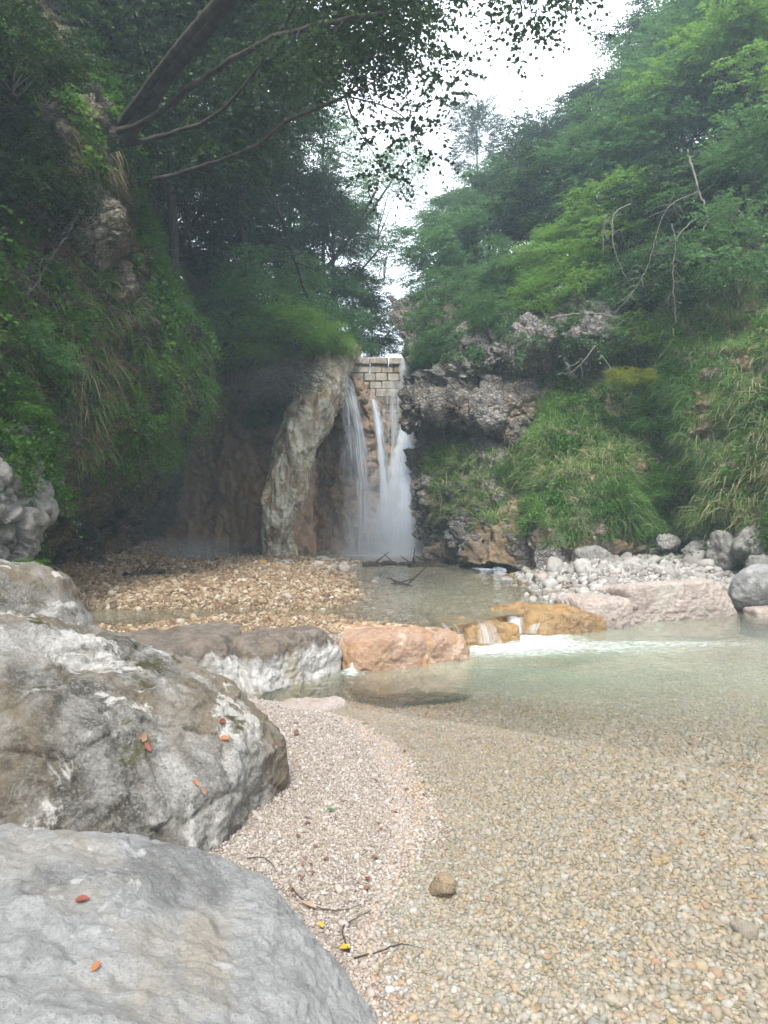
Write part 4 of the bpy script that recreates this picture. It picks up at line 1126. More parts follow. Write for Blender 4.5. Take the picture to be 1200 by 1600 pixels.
proto('thin', 'leaf_mid', rad=(1.6, 1.6, 1.7), nclump=40, nspray=620, k=12, leaf=.085, seed=61, length=.55, clump=.3)
proto('spire', 'needle', rad=(1.4, 1.4, 2.9), nclump=90, nspray=1400, k=14, leaf=.10, seed=63, length=.55, clump=.25, droop=.3)
def tree(px, py, Y, Rr, key, mat, label, group, lean=0.0, name='tree', cat='tree', trunk=True):
    md, lm, rad = PROTO[key]
    c = P(px, py, Y); s = Rr / rad[0]
    g = min(drop(c[0], c[1]), c[2] - rad[2] * s * .5)
    g = max(g, c[2] - 9)
    if lean: g = min(drop(c[0] + lean, c[1]), c[2])
    root = empty(name, (c[0] + lean, c[1], g), label=label, cat=cat, group=group)
    h = c[2] - g
    cr = bpy.data.objects.new('crown', md); COL.objects.link(cr); cr.parent = root
    cr.location = (-lean, 0, h); cr.scale = (s * random.uniform(.92, 1.1), s * random.uniform(.92, 1.1), s * random.uniform(.9, 1.15)); cr.rotation_euler = (0, 0, random.uniform(0, 6.28))
    cr.material_slots[0].link = 'OBJECT'; cr.material_slots[0].material = M[mat]
    li = bpy.data.objects.new('limbs', lm); COL.objects.link(li); li.parent = root
    li.location = cr.location; li.scale = cr.scale; li.rotation_euler = cr.rotation_euler
    if trunk:
        w = .055 * Rr + .02
        pts = np.array([(random.uniform(-.2, .2), random.uniform(-.2, .2), -.3), (random.uniform(-.1, .1), 0, h * .3), (random.uniform(-.1, .1) - lean * .55, random.uniform(-.1, .1), h * .7), (-lean, 0, h + rad[2] * s * .4)])
        V, Fc = tube(cr1(pts, 10), np.linspace(w, w * .35, 10), 7)
        mk('trunk', V, Fc, M['bark'], parent=root)
    return root
GR, GL = 'trees on the right hillside', 'trees on the left hillside'
T = [
 (745, 240, 34, 1.3, 'spire', 'needle', 'slender blue grey feathery tree standing highest in the sky gap', GR),
 (712, 350, 30, 1.7, 'broad0', 'leaf_mid', 'pale hazy tree right beside the sky gap, under the slender tree', GR),
 (785, 320, 30, 1.9, 'broad1', 'leaf_mid', 'rounded green tree right of the slender blue grey tree', GR),
 (862, 262, 29, 2.2, 'broad2', 'leaf_dark', 'dark green tree on the right skyline, left of the tallest ones', GR),
 (950, 205, 28, 2.4, 'broad0', 'leaf_dark', 'dark skyline tree halfway up the right hillside', GR),
 (1045, 125, 26, 2.5, 'broad1', 'leaf_dark', 'tall skyline tree where the right treetops meet the sky', GR),
 (1130, 70, 23, 2.6, 'broad2', 'leaf_mid', 'hazy tall tree near the upper right corner', GR),
 (1225, 0, 20, 2.9, 'broad0', 'leaf_mid', 'largest pale green tree in the upper right corner', GR),
 (1230, 180, 20, 2.6, 'broad2', 'leaf_dark', 'shaded tree at the right edge below the corner tree', GR),
 (688, 425, 26, 1.6, 'broad2', 'leaf_mid', 'hazy green tree low beside the sky gap on the right bank', GR),
 (765, 405, 24.5, 2.0, 'broad0', 'leaf_mid', 'soft green tree above the right cliff, left of centre of the slope', GR),
 (860, 345, 22.5, 2.1, 'broad1', 'leaf_dark', 'dark tree in the middle of the right slope', GR),
 (950, 285, 21.5, 2.2, 'broad0', 'leaf_mid', 'layered green tree in the middle of the right slope, above bare twigs', GR),
 (1050, 205, 20.5, 2.4, 'broad2', 'leaf_mid', 'large layered light green tree on the upper right slope', GR),
 (1160, 140, 18.5, 2.3, 'broad1', 'leaf_bright', 'yellowish green tree leaning out at upper right', GR),
 (655, 500, 25, 1.0, 'shrub0', 'leaf_mid', 'small hazy tree right of the dam at the foot of the sky gap', GR),
 (720, 492, 21.6, 1.25, 'shrub1', 'leaf_mid', 'bushy green tree on the lip of the right cliff above the falls', GR),
 (795, 455, 19.6, 1.3, 'broad2', 'leaf_mid', 'green tree on the cliff lip above the rubbly rock', GR),
 (880, 415, 18.2, 1.35, 'broad0', 'leaf_bright', 'bright green layered tree above the rock overhang', GR),
 (965, 375, 17.4, 1.4, 'broad1', 'leaf_bright', 'bright green tree behind the drooping dead twigs', GR),
 (1065, 330, 16.4, 1.5, 'broad0', 'leaf_dark', 'dark green tree behind the bare hanging branches', GR),
 (1180, 300, 15.2, 1.6, 'broad2', 'leaf_mid', 'green tree at the right edge beside the bare hanging branches', GR),
 (520, 375, 30, 2.0, 'broad1', 'leaf_mid', 'hazy tree left of the sky gap above the bright shrubs', GL),
 (550, 468, 28, 1.5, 'broad0', 'leaf_dark', 'narrow dark tree at the left foot of the sky gap', GL),
 (582, 522, 26, .8, 'shrub1', 'leaf_dark', 'small dark tree directly above the left end of the dam', GL),
 (455, 335, 27, 2.3, 'broad2', 'leaf_dark', 'large dark tree on the left slope behind the leaning stem', GL),
 (430, 430, 26, 1.9, 'broad0', 'leaf_dark', 'dark tree low on the left slope above the bright shrubs', GL),
 (360, 400, 23.5, 2.2, 'broad1', 'leaf_dark', 'deep green tree behind the overhanging cliff', GL),
 (390, 270, 25, 2.5, 'broad0', 'leaf_dark', 'deep shaded tree high on the left slope', GL),
 (300, 300, 20, 2.2, 'broad2', 'leaf_dark', 'darkest tree right of the bare cliff rock', GL, -2.4),
 (270, 130, 18, 2.6, 'broad1', 'leaf_dark', 'black green treetop behind the thick leaning trunk', GL),
 (380, 110, 21, 2.5, 'broad2', 'leaf_dark', 'dark treetop with sky glints behind the thin bough', GL),
 (150, 60, 14.5, 2.2, 'broad0', 'leaf_dark', 'dark tree above the left cliff near the top edge', GL),
 (20, 20, 12.5, 2.2, 'broad2', 'leaf_dark', 'dark tree in the upper left corner', GL),
 (505, 250, 31, 1.9, 'thin', 'leaf_mid', 'thin pale treetop against the bright sky, left of the gap', GL),
 (590, 320, 27, 1.5, 'thin', 'leaf_mid', 'feathery thin tree reaching over the sky gap', GL, -2.6),
 (635, 270, 27.5, 1.2, 'thin', 'leaf_mid', 'wispy treetop beside the slender blue grey tree', GL, -3.6),
]
for t in T: tree(*t)
T2 = [(535, 525, 24.5, 1.0, 'shrub0', 'leaf_mid', 'rounded green shrub filling the gap left of the dam', GL), (560, 545, 24.2, .6, 'shrub1', 'leaf_mid', 'low green shrub touching the left end of the dam crest', GL), (600, 548, 27, .5, 'shrub0', 'leaf_dark', 'tiny dark bush on the horizon right behind the dam crest', GL), (500, 470, 25.5, 1.3, 'shrub1', 'leaf_mid', 'round green bush between bright shrubs and the hazy left tree', GL), (600, 400, 28, 1.1, 'thin', 'leaf_mid', 'sparse hanging crown narrowing the sky gap from the left', GL, -2.8)]
for t in T2: tree(*t, trunk=len(t) > 8)
SB = 'shrubs on the cliff tops'
for px, py, Y, r, key, mt, lb in [
 (425, 525, 19.8, 1.0, 'shrub0', 'leaf_bright', 'bright green shrub above the grey dead brushwood'),
 (490, 535, 20.6, .8, 'shrub1', 'leaf_bright', 'bright green shrub hanging over the top of the rock rib'),
 (530, 548, 21.6, .5, 'shrub0', 'leaf_bright', 'small bright shrub just left of the dam'),
 (365, 505, 18.8, 1.0, 'shrub1', 'leaf_mid', 'green shrub between the overhang and the bright shrubs'),
 (395, 460, 20.5, 1.2, 'shrub0', 'leaf_mid', 'broad green shrub behind the bright shrubs on the left'),
 (470, 480, 22.5, 1.2, 'shrub1', 'leaf_mid', 'middle green shrub under the hazy left trees'),
 (340, 560, 19.5, .7, 'shrub0', 'leaf_dark', 'dark shrub in the corner right of the overhang'),
 (462, 520, 19.3, .8, 'shrub0', 'leaf_bright', 'brightest green shrub, highest over the rock rib'),
 (392, 548, 18.9, .65, 'shrub1', 'leaf_bright', 'bright drooping shrub left above the dead brushwood'),
 (520, 540, 20.6, .5, 'shrub1', 'leaf_bright', 'bright shrub tip nearest the head of the left veil'),
 (452, 585, 20.9, .4, 'shrub1', 'leaf_mid', 'green shrub covering the upper left side of the pale rib'),
 (424, 640, 20.9, .45, 'shrub0', 'leaf_fern', 'fern bush against the left edge of the pale rib'),
 (410, 660, 21.3, .55, 'shrub1', 'leaf_fern', 'green fern clump growing left of the pale rib'),
 (418, 690, 21.3, .35, 'shrub0', 'leaf_fern', 'smaller fern clump low beside the pale rib'),
 (672, 560, 20.3, .55, 'shrub0', 'leaf_mid', 'hanging shrub right of the short crest waterfall'),
 (700, 545, 19.8, .6, 'shrub1', 'leaf_mid', 'soft green shrub on the left shoulder of the right cliff'),
 (770, 500, 18.2, .6, 'shrub0', 'leaf_mid', 'low shrub on the edge of the rubbly overhang'),
 (835, 470, 17.2, .7, 'shrub1', 'leaf_bright', 'light green shrub on top of the rock overhang'),
 (905, 455, 16.6, .7, 'shrub0', 'leaf_bright', 'bright shrub on the crest of the rock overhang, to its right'),
 (985, 455, 16.3, .8, 'shrub1', 'leaf_mid', 'shrub in the shade below the drooping dead twigs'),
 (1060, 440, 15.2, 1.0, 'shrub0', 'leaf_dark', 'dark shrub below the bare hanging branches'),
 (1150, 425, 14.0, 1.1, 'shrub1', 'leaf_mid', 'leafy shrub crowning the grassy bank at the right edge'),
 (1000, 530, 15.6, .6, 'shrub0', 'leaf_bright', 'bright leafy shrub left of the small rock knob'),
 (975, 592, 14.9, .28, 'shrub0', 'leaf_yellow', 'yellow leaved sapling in the hollow above the grassy mound'),
 (1018, 590, 14.8, .18, 'shrub1', 'leaf_yellow', 'small yellow green sapling right of the yellow one'),
 (1030, 660, 15.2, .5, 'shrub1', 'leaf_fern', 'dark green shrub in the hollow between mound and bank'),
 (1050, 760, 14.6, .5, 'shrub0', 'leaf_fern', 'low dark shrub at the bottom of the hollow'),
 (960, 780, 14.0, .35, 'shrub1', 'leaf_fern', 'leafy herb clump on the right flank of the mound'),
 (800, 745, 16.4, .4, 'shrub0', 'leaf_fern', 'small shrub between the cliff grass patch and the mound'),
 (20, 90, 8.5, .8, 'shrub0', 'leaf_dark', 'shaded leafy bush at the left edge high up'),
 (60, 300, 9.5, .7, 'shrub1', 'leaf_dark', 'shaded bush left of the bare cliff rock'),
 (50, 560, 9.0, .45, 'shrub0', 'leaf_mid', 'green bush at the left edge above the grey outcrop'),
 (20, 640, 8.6, .35, 'shrub1', 'leaf_fern', 'fern bush sitting on the grey outcrop'),
 (45, 900, 7.6, .22, 'shrub0', 'leaf_fern', 'tiny fern tuft between grey outcrop and white boulder'),
]:
    tree(px, py, Y, r, key, mt, lb, SB, name='shrub', cat='shrub', trunk=False)

# the big tree leaning over from the left
def leaning_tree():
    root = empty('leaning_tree', P(190, 250, 11.6), label='dark tree leaning out from the left cliff with canopy over the pool', cat='tree')
    bx = np.array(root.location)
    def limb(name, pts, r0, r1, n=26):
        c = cr1(np.array([P(*q) for q in pts]), n)
        c[1:-1] += RNG.normal(0, .008, (n - 2, 3))
        V, Fc = tube(c - bx, np.linspace(r0, r1, n), 8)
        mk(name, V, Fc, M['bark'], parent=root); return c
    limb('trunk', [(150, 300, 12), (200, 215, 11), (270, 110, 9.8), (360, 0, 8.6), (470, -140, 7.8)], .115, .07)
    limb('bough', [(185, 205, 11), (235, 185, 10.3), (300, 135, 9.4), (375, 85, 8.6), (470, 45, 8.0), (600, 20, 7.6)], .055, .022)
    limb('bough', [(150, 300, 12.6), (230, 285, 12), (310, 262, 10.8), (385, 235, 9.6), (450, 190, 9.0), (540, 150, 8.6)], .045, .016)
    limb('bough', [(190, 195, 11), (290, 60, 9), (420, -60, 8), (620, -60, 7.6), (800, -40, 7.4), (900, -10, 7.2)], .07, .015)
    limb('bough', [(190, 228, 11.1), (240, 215, 11), (330, 185, 10.4), (400, 110, 9.4), (500, -60, 8.4)], .045, .015)
    polyA = [(150, -300), (650, -300), (655, 50), (615, 120), (585, 165), (535, 200), (460, 210), (400, 270), (260, 270), (170, 150)]
    cs, tn = [], []
    while len(cs) < 380:
        x, y = random.uniform(120, 780), random.uniform(-320, 340)
        if not in_poly(np.array([x]), np.array([y]), polyA)[0]: continue
        f = smooth(330, 560, x)
        if vnoise(np.array([[x / 70., y / 70., 2.2]]))[0] < -0.50 + .36 * f: continue
        Y = random.uniform(7.5, 11.5) if x > 470 else random.uniform(11.6, 14)
        cs.append(P(x, y, Y)); tn.append(random.random())
    for x, y, Y in [(720, -30, 7.4), (760, -25, 7.4), (800, -20, 7.3), (830, 5, 7.3), (870, -10, 7.2), (895, -5, 7.2), (815, 25, 7.3), (700, 0, 7.5), (640, 190, 8.2), (650, 225, 8.2), (600, 265, 8.5), (585, 205, 8.5), (690, 100, 8), (705, 150, 8.1)]:
        cs.append(P(x, y, Y)); tn.append(.3)
    cs = np.array(cs); tn = np.array(tn)
    i = np.concatenate([np.repeat(np.arange(len(cs) - 14), 26), np.repeat(np.arange(len(cs) - 14, len(cs)), 11)])
    sc = np.where(i >= len(cs) - 14, .11, .24)[:, None]
    off = RNG.normal(0, 1, (len(i), 3)) * sc * np.array([1, 1, .6])
    d = nrm(off + RNG.normal(0, .2, off.shape)); d[:, 2] = d[:, 2] * .5 - .15
    V, Fc, t = sprays(cs[i] + off - bx, d, RNG.uniform(.25, .55, len(i)), 12, .082, tn[i], .5, .4, .72)
    mk('crown', V, Fc, M['leaf_dark'], parent=root, attrs={'tone': t}, shade=False)
    # twigs between boughs and leaf clumps
    tw = []
    anchors = np.array([P(300, 135, 9.4), P(375, 85, 8.6), P(470, 45, 8.0), P(600, 20, 7.6), P(385, 235, 9.6), P(450, 190, 9), P(540, 150, 8.6), P(420, -60, 8), P(620, -60, 7.6), P(800, -40, 7.4), P(360, 0, 8.6)])
    for c in cs[::2]:
        a = anchors[np.argmin(np.linalg.norm(anchors - c, axis=1))]
        if np.linalg.norm(a - c) > 1.5: continue
        m = (a + c) / 2 + RNG.normal(0, .1, 3)
        tw.append(tube(cr1(np.array([a, m, c]), 7) - bx, np.linspace(.014, .004, 7), 4))
    V, Fc = merge(tw); mk('twigs', V, Fc, M['bark'], parent=root, kind='stuff')
leaning_tree()

# ground cover, ferns and ivy
def cover(name, surf, n, keep, leaf, k, length, droop, mat, tone_sc=1.2, out=.8):
    p, nn = sample(surf, n // 14, keep)
    k = k + 0
    size = np.repeat(RNG.uniform(.5, 1.35, len(p)), 14)
    t = np.repeat(np.clip(.5 + .7 * vnoise(p * tone_sc) + RNG.normal(0, .25, len(p)), 0, 1), 14)
    p = np.repeat(p, 14, 0); nn = np.repeat(nn, 14, 0)
    p = p + RNG.normal(0, .06, p.shape) + nn * .04
    d = nn * out + RNG.normal(0, .6, p.shape) + UPV * .1
    length = length * size
    V, Fc, tn = sprays(p, d, RNG.uniform(.5, 1.2, len(p)) * length, k, leaf, t, droop)
    return mk(name, V, Fc, M[mat], attrs={'tone': tn}, shade=False, kind='stuff')
ROCKZ = [(92, 275), (195, 275), (205, 330), (212, 470), (170, 480), (150, 400), (95, 400)]
CAVE = [(60, 735), (130, 765), (205, 745), (262, 700), (330, 600), (420, 600), (420, 930), (40, 930)]
def k_left(p, n):
    x, y = px_of(p)
    ns = vnoise(p * .9)
    return (p[:, 1] > 5) & ~in_poly(x, y, ROCKZ) & ~in_poly(x, y + 18 * ns, CAVE) & (ns > -.45) & (y > -250)
cover('cliff_ferns', SURF['left_cliff'], 26000, k_left, .095, 10, .42, .8, 'leaf_fern')
cover('cliff_ivy', SURF['left_cliff'], 8000, lambda p, n: k_left(p, n) & (vnoise(p * .6 + 9) > 0), .10, 8, .4, .9, 'leaf_mid')
cover('cliff_leaves', SURF['left_cliff'], 9000, lambda p, n: k_left(p, n) & (lambda x, y: (x < 150) | (y > 480))(*px_of(p)) & (vnoise(p * 1.1 + 17) > .0), .10, 9, .36, .5, 'leaf_bright')
cover('outcrop_ferns', SURF['grey_outcrop'], 3000, lambda p, n: (lambda x, y: y < 745 + 40 * vnoise(p * 1.6))(*px_of(p)), .08, 9, .3, .7, 'leaf_fern')
def k_front(p, n):
    x, y = px_of(p)
    return (p[:, 1] > 8) & (p[:, 1] < 34) & (x > -200) & (x < 1400)
for h in [k for k in SURF if k.startswith('hillside')]:
    cover('hillside_undergrowth', SURF[h], 7000, k_front, .11, 9, .5, .4, 'leaf_mid')
print([k for k in SURF])
def k_rtop(p, n):
    x, y = px_of(p)
    return (y < 560 + 25 * vnoise(p * 1.1) - np.clip(x - 760, 0, 200) * .25 + np.clip(x - 950, 0, 60) * 4)
cover('cliff_top_undergrowth', SURF['right_cliff'], 9000, k_rtop, .085, 9, .36, .6, 'leaf_mid')
cover('back_wall_undergrowth', SURF['back_wall_cliff'], 5000, lambda p, n: (lambda x, y: y < 575 + 25 * vnoise(p * 1.2))(*px_of(p)), .085, 9, .36, .6, 'leaf_mid')
def k_holl(p, n):
    x, y = px_of(p)
    return (vnoise(p * 1.3 + 4) > .1) & (y < 850)
cover('mound_herbs', SURF['grassy_mound'], 5600, k_holl, .10, 8, .34, .5, 'leaf_fern')
cover('bank_herbs', SURF['grassy_bank'], 5000, k_holl, .10, 8, .34, .5, 'leaf_fern')

def blades(p, n, L, w, tone, up=.75, droop=1.0, spread=.4):
    k = len(p)
    d = nrm(n * .6 + UPV * up + RNG.normal(0, spread, (k, 3)))
    side = nrm(np.cross(d, RNG.normal(0, 1, (k, 3))))
    pts = [p]; cur = p; L = L[:, None]
    for q, g in ((.34, .15), (.34, .65), (.34, 1.3)):
        dd = nrm(d - UPV * g * droop); cur = cur + dd * L * q; pts.append(cur)
    ws = (1, .85, .55, .12); rows = []
    for a, b in zip(pts, ws):
        rows += [a - side * (w * b * .5)[:, None], a + side * (w * b * .5)[:, None]]
    V = np.stack(rows, 1).reshape(-1, 3)
    b = np.arange(k)[:, None] * 8
    Fc = np.concatenate([b + [0, 1, 3, 2], b + [2, 3, 5, 4], b + [4, 5, 7, 6]], 1).reshape(-1, 4)
    return V, Fc, np.repeat(tone, 8)
def grass(name, surf, n, keep, L, w, mat, dry=.25, **kw):
    # tufts: blades gather round shared roots
    p, nn = sample(surf, n // 9, keep)
    q = np.repeat(p, 9, 0); m = np.repeat(nn, 9, 0)
    q = q + RNG.normal(0, .045, q.shape) * np.array([1, 1, .5]) - m * .03
    tuft = np.repeat(RNG.normal(0, .42, p.shape), 9, 0); hl = np.repeat(np.exp(RNG.normal(0, .3, len(p))), 9)
    t = np.clip(.45 + .7 * vnoise(q * 1.5) + RNG.normal(0, .15, len(q)), 0, .92)
    pdry = np.clip(dry + .5 * vnoise(q * .8 + 5), 0, 1)
    t = np.where(RNG.random(len(q)) < pdry, 1.0, t)
    LL = RNG.uniform(.6, 1.25, len(q)) * L * hl * (1 + .5 * vnoise(q * 1.1 + 3))
    V, Fc, tn = blades(q, m + tuft, LL, np.full(len(q), w), t, **kw)
    return mk(name, V, Fc, M[mat], attrs={'tone': tn}, shade=False, kind='stuff')
def k_mound(p, n):
    x, y = px_of(p)
    return (y < 846 + 26 * vnoise(p * 1.5) - 25 * (x < 850)) & (vnoise(p * 1.7 + 40) > -.5)
grass('mound_grass', SURF['grassy_mound'], 66000, k_mound, .27, .020, 'grass', .16)
def k_bank(p, n):
    x, y = px_of(p)
    return (y < 825 + 20 * vnoise(p * 1.5)) & (x < 1350) & (vnoise(p * 1.7 + 40) > -.5)
grass('bank_grass', SURF['grassy_bank'], 66000, k_bank, .33, .020, 'grass', .18, droop=1.3)
def k_patch(p, n):
    x, y = px_of(p)
    return in_poly(x + 14 * vnoise(p * 2), y + 14 * vnoise(p * 2 + 7), [(668, 712), (700, 695), (770, 705), (830, 690), (860, 760), (810, 800), (790, 840), (740, 815), (690, 800), (672, 760)])
grass('cliff_grass', SURF['right_cliff'], 90000, k_patch, .34, .02, 'grass', .3)
def k_lg(p, n):
    x, y = px_of(p)
    return in_poly(x, y, [(-40, 370), (90, 400), (150, 410), (210, 480), (300, 470), (322, 560), (300, 640), (250, 720), (190, 745), (120, 740), (60, 690), (-40, 690)]) & (vnoise(p * 1.0 + 31) > -.25)
grass('hanging_grass', SURF['left_cliff'], 130000, k_lg, .36, .014, 'grass', .12, up=.1, droop=1.5, spread=.25)
def k_ld(p, n):
    x, y = px_of(p)
    z = in_poly(x, y, [(100, 200), (190, 235), (180, 290), (90, 290)]) | in_poly(x, y, [(95, 460), (150, 440), (175, 560), (130, 690), (80, 700), (100, 590)]) | in_poly(x, y, [(255, 400), (300, 430), (300, 480), (255, 470)]) | in_poly(x, y, [(-20, 430), (30, 430), (40, 640), (-20, 660)]) | in_poly(x, y, [(150, 560), (190, 560), (160, 700), (130, 720)])
    return z
grass('hanging_dead_grass', SURF['left_cliff'], 70000, k_ld, .42, .010, 'grass_dry', .5, up=-.2, droop=1.6, spread=.18)
grass('rib_top_grass', SURF['back_wall_cliff'], 16000, lambda p, n: (lambda x, y: (y < 640) & (x > 380))(*px_of(p)), .4, .014, 'grass', .3, up=0, droop=1.4)
# low green sward behind the long pale block
def sward():
    n = 5200
    u = RNG.random((n, 2)); y = 873 + 18 * u[:, 1]; x = 1010 + 140 * u[:, 0]
    Y = 1.05 * FOC / (y - 800); X = (x - 600) / FOC * Y
    z = bed_z(X, Y)
    p = np.stack([X, Y, z + .02], -1)
    V, Fc, t = blades(p, np.tile(UPV, (n, 1)), RNG.uniform(.05, .13, n), np.full(n, .01), np.clip(.6 + RNG.normal(0, .2, n), 0, .92))
    mk('short_grass', V, Fc, M['grass'], attrs={'tone': t}, shade=False, kind='stuff')
sward()

# ------------------------------------------------------------------ dead wood, vines, roots
def branchy(name, label, cat, paths, mat='twig', twigs=0, tl=.3, group=None, down=.4):
    root = empty(name, P(*paths[0][0][0]), label=label, cat=cat, group=group)
    bx = np.array(root.location)
    tw = []
    for pts, r0, r1 in paths:
        c = cr1(np.array([P(*q) for q in pts]), 8 * len(pts))
        c[1:-1] += RNG.normal(0, r0 * .5, (len(c) - 2, 3))
        V, Fc = tube(c - bx, np.linspace(r0, r1, len(c)), 6)
        mk('stem', V, Fc, M[mat], parent=root)
        for _ in range(twigs):
            i = RNG.integers(len(c) // 4, len(c)); s = c[i]; d = nrm(RNG.normal(0, 1, 3) * np.array([1, .5, .6]) - UPV * down)
            e = s + d * tl * RNG.uniform(.4, 1.2)
            tw.append(tube(cr1(np.array([s, (s + e) / 2 + RNG.normal(0, tl * .1, 3), e - UPV * tl * .2]), 6) - bx, np.linspace(max(r1 * .9, .007), .003, 6), 4))
    if tw:
        V, Fc = merge(tw); mk('twigs', V, Fc, M[mat], parent=root, kind='stuff')
branchy('dead_branch', 'bare pale branch cluster hanging down at right below the treetops', 'branch',
    [([(1075, 235, 14.4), (1090, 290, 14.2), (1110, 350, 14), (1125, 420, 14)], .025, .012),
     ([(1105, 345, 14), (1095, 380, 13.8), (1108, 440, 13.8), (1105, 480, 13.8)], .014, .006),
     ([(1090, 340, 14), (1060, 370, 13.8), (1052, 430, 13.8), (1056, 505, 13.8)], .014, .006),
     ([(1105, 350, 14), (1130, 330, 13.8), (1145, 320, 13.8)], .012, .006),
     ([(1090, 300, 14.1), (1040, 330, 14), (1010, 420, 13.9), (980, 470, 13.9)], .010, .004)], twigs=14, tl=.45)
branchy('dead_branch', 'thin bare branch drooping beside the bright green tree in mid slope', 'branch',
    [([(985, 318, 15.2), (960, 335, 15), (958, 380, 14.9), (975, 430, 14.9)], .014, .005), ([(960, 335, 15), (945, 350, 15), (942, 385, 15)], .009, .004)], twigs=8, tl=.3)
branchy('dead_branch', 'pale forked twig hanging left of the bare branch cluster', 'branch',
    [([(1050, 350, 14.5), (1058, 400, 14.4), (1050, 470, 14.4), (1058, 500, 14.4)], .012, .004)], twigs=8, tl=.25)
branchy('fallen_branch', 'long bare branch lying along the crest of the rock overhang', 'branch',
    [([(860, 497, 15.9), (905, 490, 15.6), (950, 493, 15.5), (990, 508, 15.4), (1012, 528, 15.4)], .022, .010)], twigs=6, tl=.3)
branchy('root_tangle', 'pale roots dangling under the right overhang', 'roots',
    [([(930, 540, 15.5), (915, 560, 15.3), (895, 580, 15.3), (870, 585, 15.4)], .014, .005), ([(940, 555, 15.5), (955, 580, 15.3), (950, 600, 15.3)], .010, .004), ([(905, 565, 15.4), (890, 572, 15.3), (880, 560, 15.3)], .010, .004)], twigs=9, tl=.25)
branchy('hanging_vine', 'pale twisted vine dangling in front of the left overhang', 'vine',
    [([(222, 505, 12.6), (218, 560, 12.4), (212, 600, 12.3), (224, 620, 12.3), (208, 650, 12.3), (205, 700, 12.3)], .024, .010), ([(214, 600, 12.3), (228, 595, 12.3), (232, 612, 12.3)], .008, .004)], twigs=10, tl=.16)
branchy('hanging_vine', 'lichen covered vine curving down left of the bare cliff rock', 'vine',
    [([(135, 300, 9.9), (120, 340, 9.7), (100, 375, 9.6), (75, 410, 9.5), (60, 440, 9.4), (35, 470, 9.3)], .018, .007), ([(75, 410, 9.5), (60, 405, 9.5), (30, 440, 9.4)], .009, .004)], twigs=12, tl=.25)
branchy('bare_tree', 'slender bare stem leaning in front of the left background trees', 'tree stem',
    [([(385, 255, 18), (430, 320, 19), (455, 390, 20), (480, 465, 21)], .03, .04)], mat='bark', twigs=8, tl=.8, down=0)
# dead brushwood under the bright shrubs
def brush():
    root = empty('dead_brushwood', P(420, 590, 20.4), label='tangle of grey dead brushwood hanging under the bright shrubs', cat='brushwood')
    bx = np.array(root.location); tw = []
    for _ in range(620):
        a = random.gauss(0, 1); x = 425 + 34 * a; y = 590 - 8 * random.random() * a + random.gauss(0, 11)
        s = P(x, y, random.uniform(18.9, 19.8)); d = nrm(RNG.normal(0, 1, 3) * np.array([1.2, .6, .6]) - UPV * .35)
        e = s + d * random.uniform(.3, .8)
        tw.append(tube(cr1(np.array([s, (s + e) / 2 + RNG.normal(0, .09, 3), e]), 5) - bx, np.linspace(.011, .005, 5), 3))
    V, Fc = merge(tw); mk('twigs', V, Fc, M['twig'], parent=root, kind='stuff')
brush()
Z = lambda x, y: bed_z(np.array([x]), np.array([y]))[0]
def log(pts, r0, r1, label):
    c = []
    for px, py, Y in pts: q = P(px, py, Y); c.append((q[0], q[1], max(Z(q[0], q[1]), UP - .02) + r0 * .7))
    c = cr1(np.array(c), 22); c[1:-1] += RNG.normal(0, r0 * .18, (20, 3))
    root = empty('driftwood_log', c[0], label=label, cat='driftwood')
    V, Fc = tube(c - c[0], np.linspace(r0, r1, 22), 9, .06); mk('stem', V, Fc, M['driftwood'], parent=root)
    tw = []
    for _ in range(4):
        s = c[RNG.integers(4, 20)]; e = s + np.array([random.uniform(-.4, .4), random.uniform(-.2, .2), random.uniform(.1, .4)])
        V, Fc = tube(np.linspace(s, e, 5) - c[0], np.linspace(.02, .007, 5), 5); mk('side_branch', V, Fc, M['driftwood'], parent=root)
log([(566, 875, 16.8), (600, 872, 17), (640, 872, 17), (682, 869, 17.3)], .07, .035, 'long dark driftwood log lying in the water before the main fall')
log([(640, 874, 16.4), (665, 870, 16.6), (700, 872, 16.4)], .05, .03, 'shorter driftwood log beside the tan rock right of the falls')
log([(196, 893, 12.8), (225, 884, 13.8), (255, 875, 15)], .07, .04, 'dark driftwood log on the gravel bar under the left overhang')
log([(612, 908, 12.6), (632, 911, 12.4), (645, 914, 12.2)], .02, .012, 'thin dark stick lying at the edge of the upper channel')

# ------------------------------------------------------------------ leaf litter and twigs on the beach and boulders
def leaf_obj(px, py, L, mat, label, group=None, W=.55, rz=None, only=('boulder', 'streambed')):
    h = hit(px, py, only)
    if h is None: return
    a = random.uniform(0, 6.28) if rz is None else R(rz)
    xs = np.array([0, .15, .4, .7, 1.0]); ws = np.array([.02, .34, .5, .34, .0]) * W * 2
    c = random.uniform(.1, .35)
    V = []
    for x, w in zip(xs, ws):
        zz = c * x * x * .5
        V += [(x - .5, -w * .5, zz + w * .25), (x - .5, 0, zz), (x - .5, w * .5, zz + w * .25)]
    V = np.array(V) * L
    Fc = [[i * 3 + j, i * 3 + 3 + j, i * 3 + 4 + j, i * 3 + 1 + j] for i in range(4) for j in range(2)]
    th = np.vstack([V, V - [0, 0, .0006]])
    Fc = Fc + [[15 + q for q in f[::-1]] for f in Fc]
    o = mk('fallen_leaf', th, Fc, M[mat], label=label, cat='leaf', group=group)
    q = h[1].to_track_quat('Z', 'Y').to_euler(); 
    o.rotation_euler = (Matrix.Rotation(0, 3, 'Z') @ h[1].to_track_quat('Z', 'Y').to_matrix() @ Matrix.Rotation(a, 3, 'Z')).to_euler()
    o.location = h[0] + h[1] * (.012 if h[0].x > shore(h[0].y) - 1.5 and h[0].z < .2 else .006)
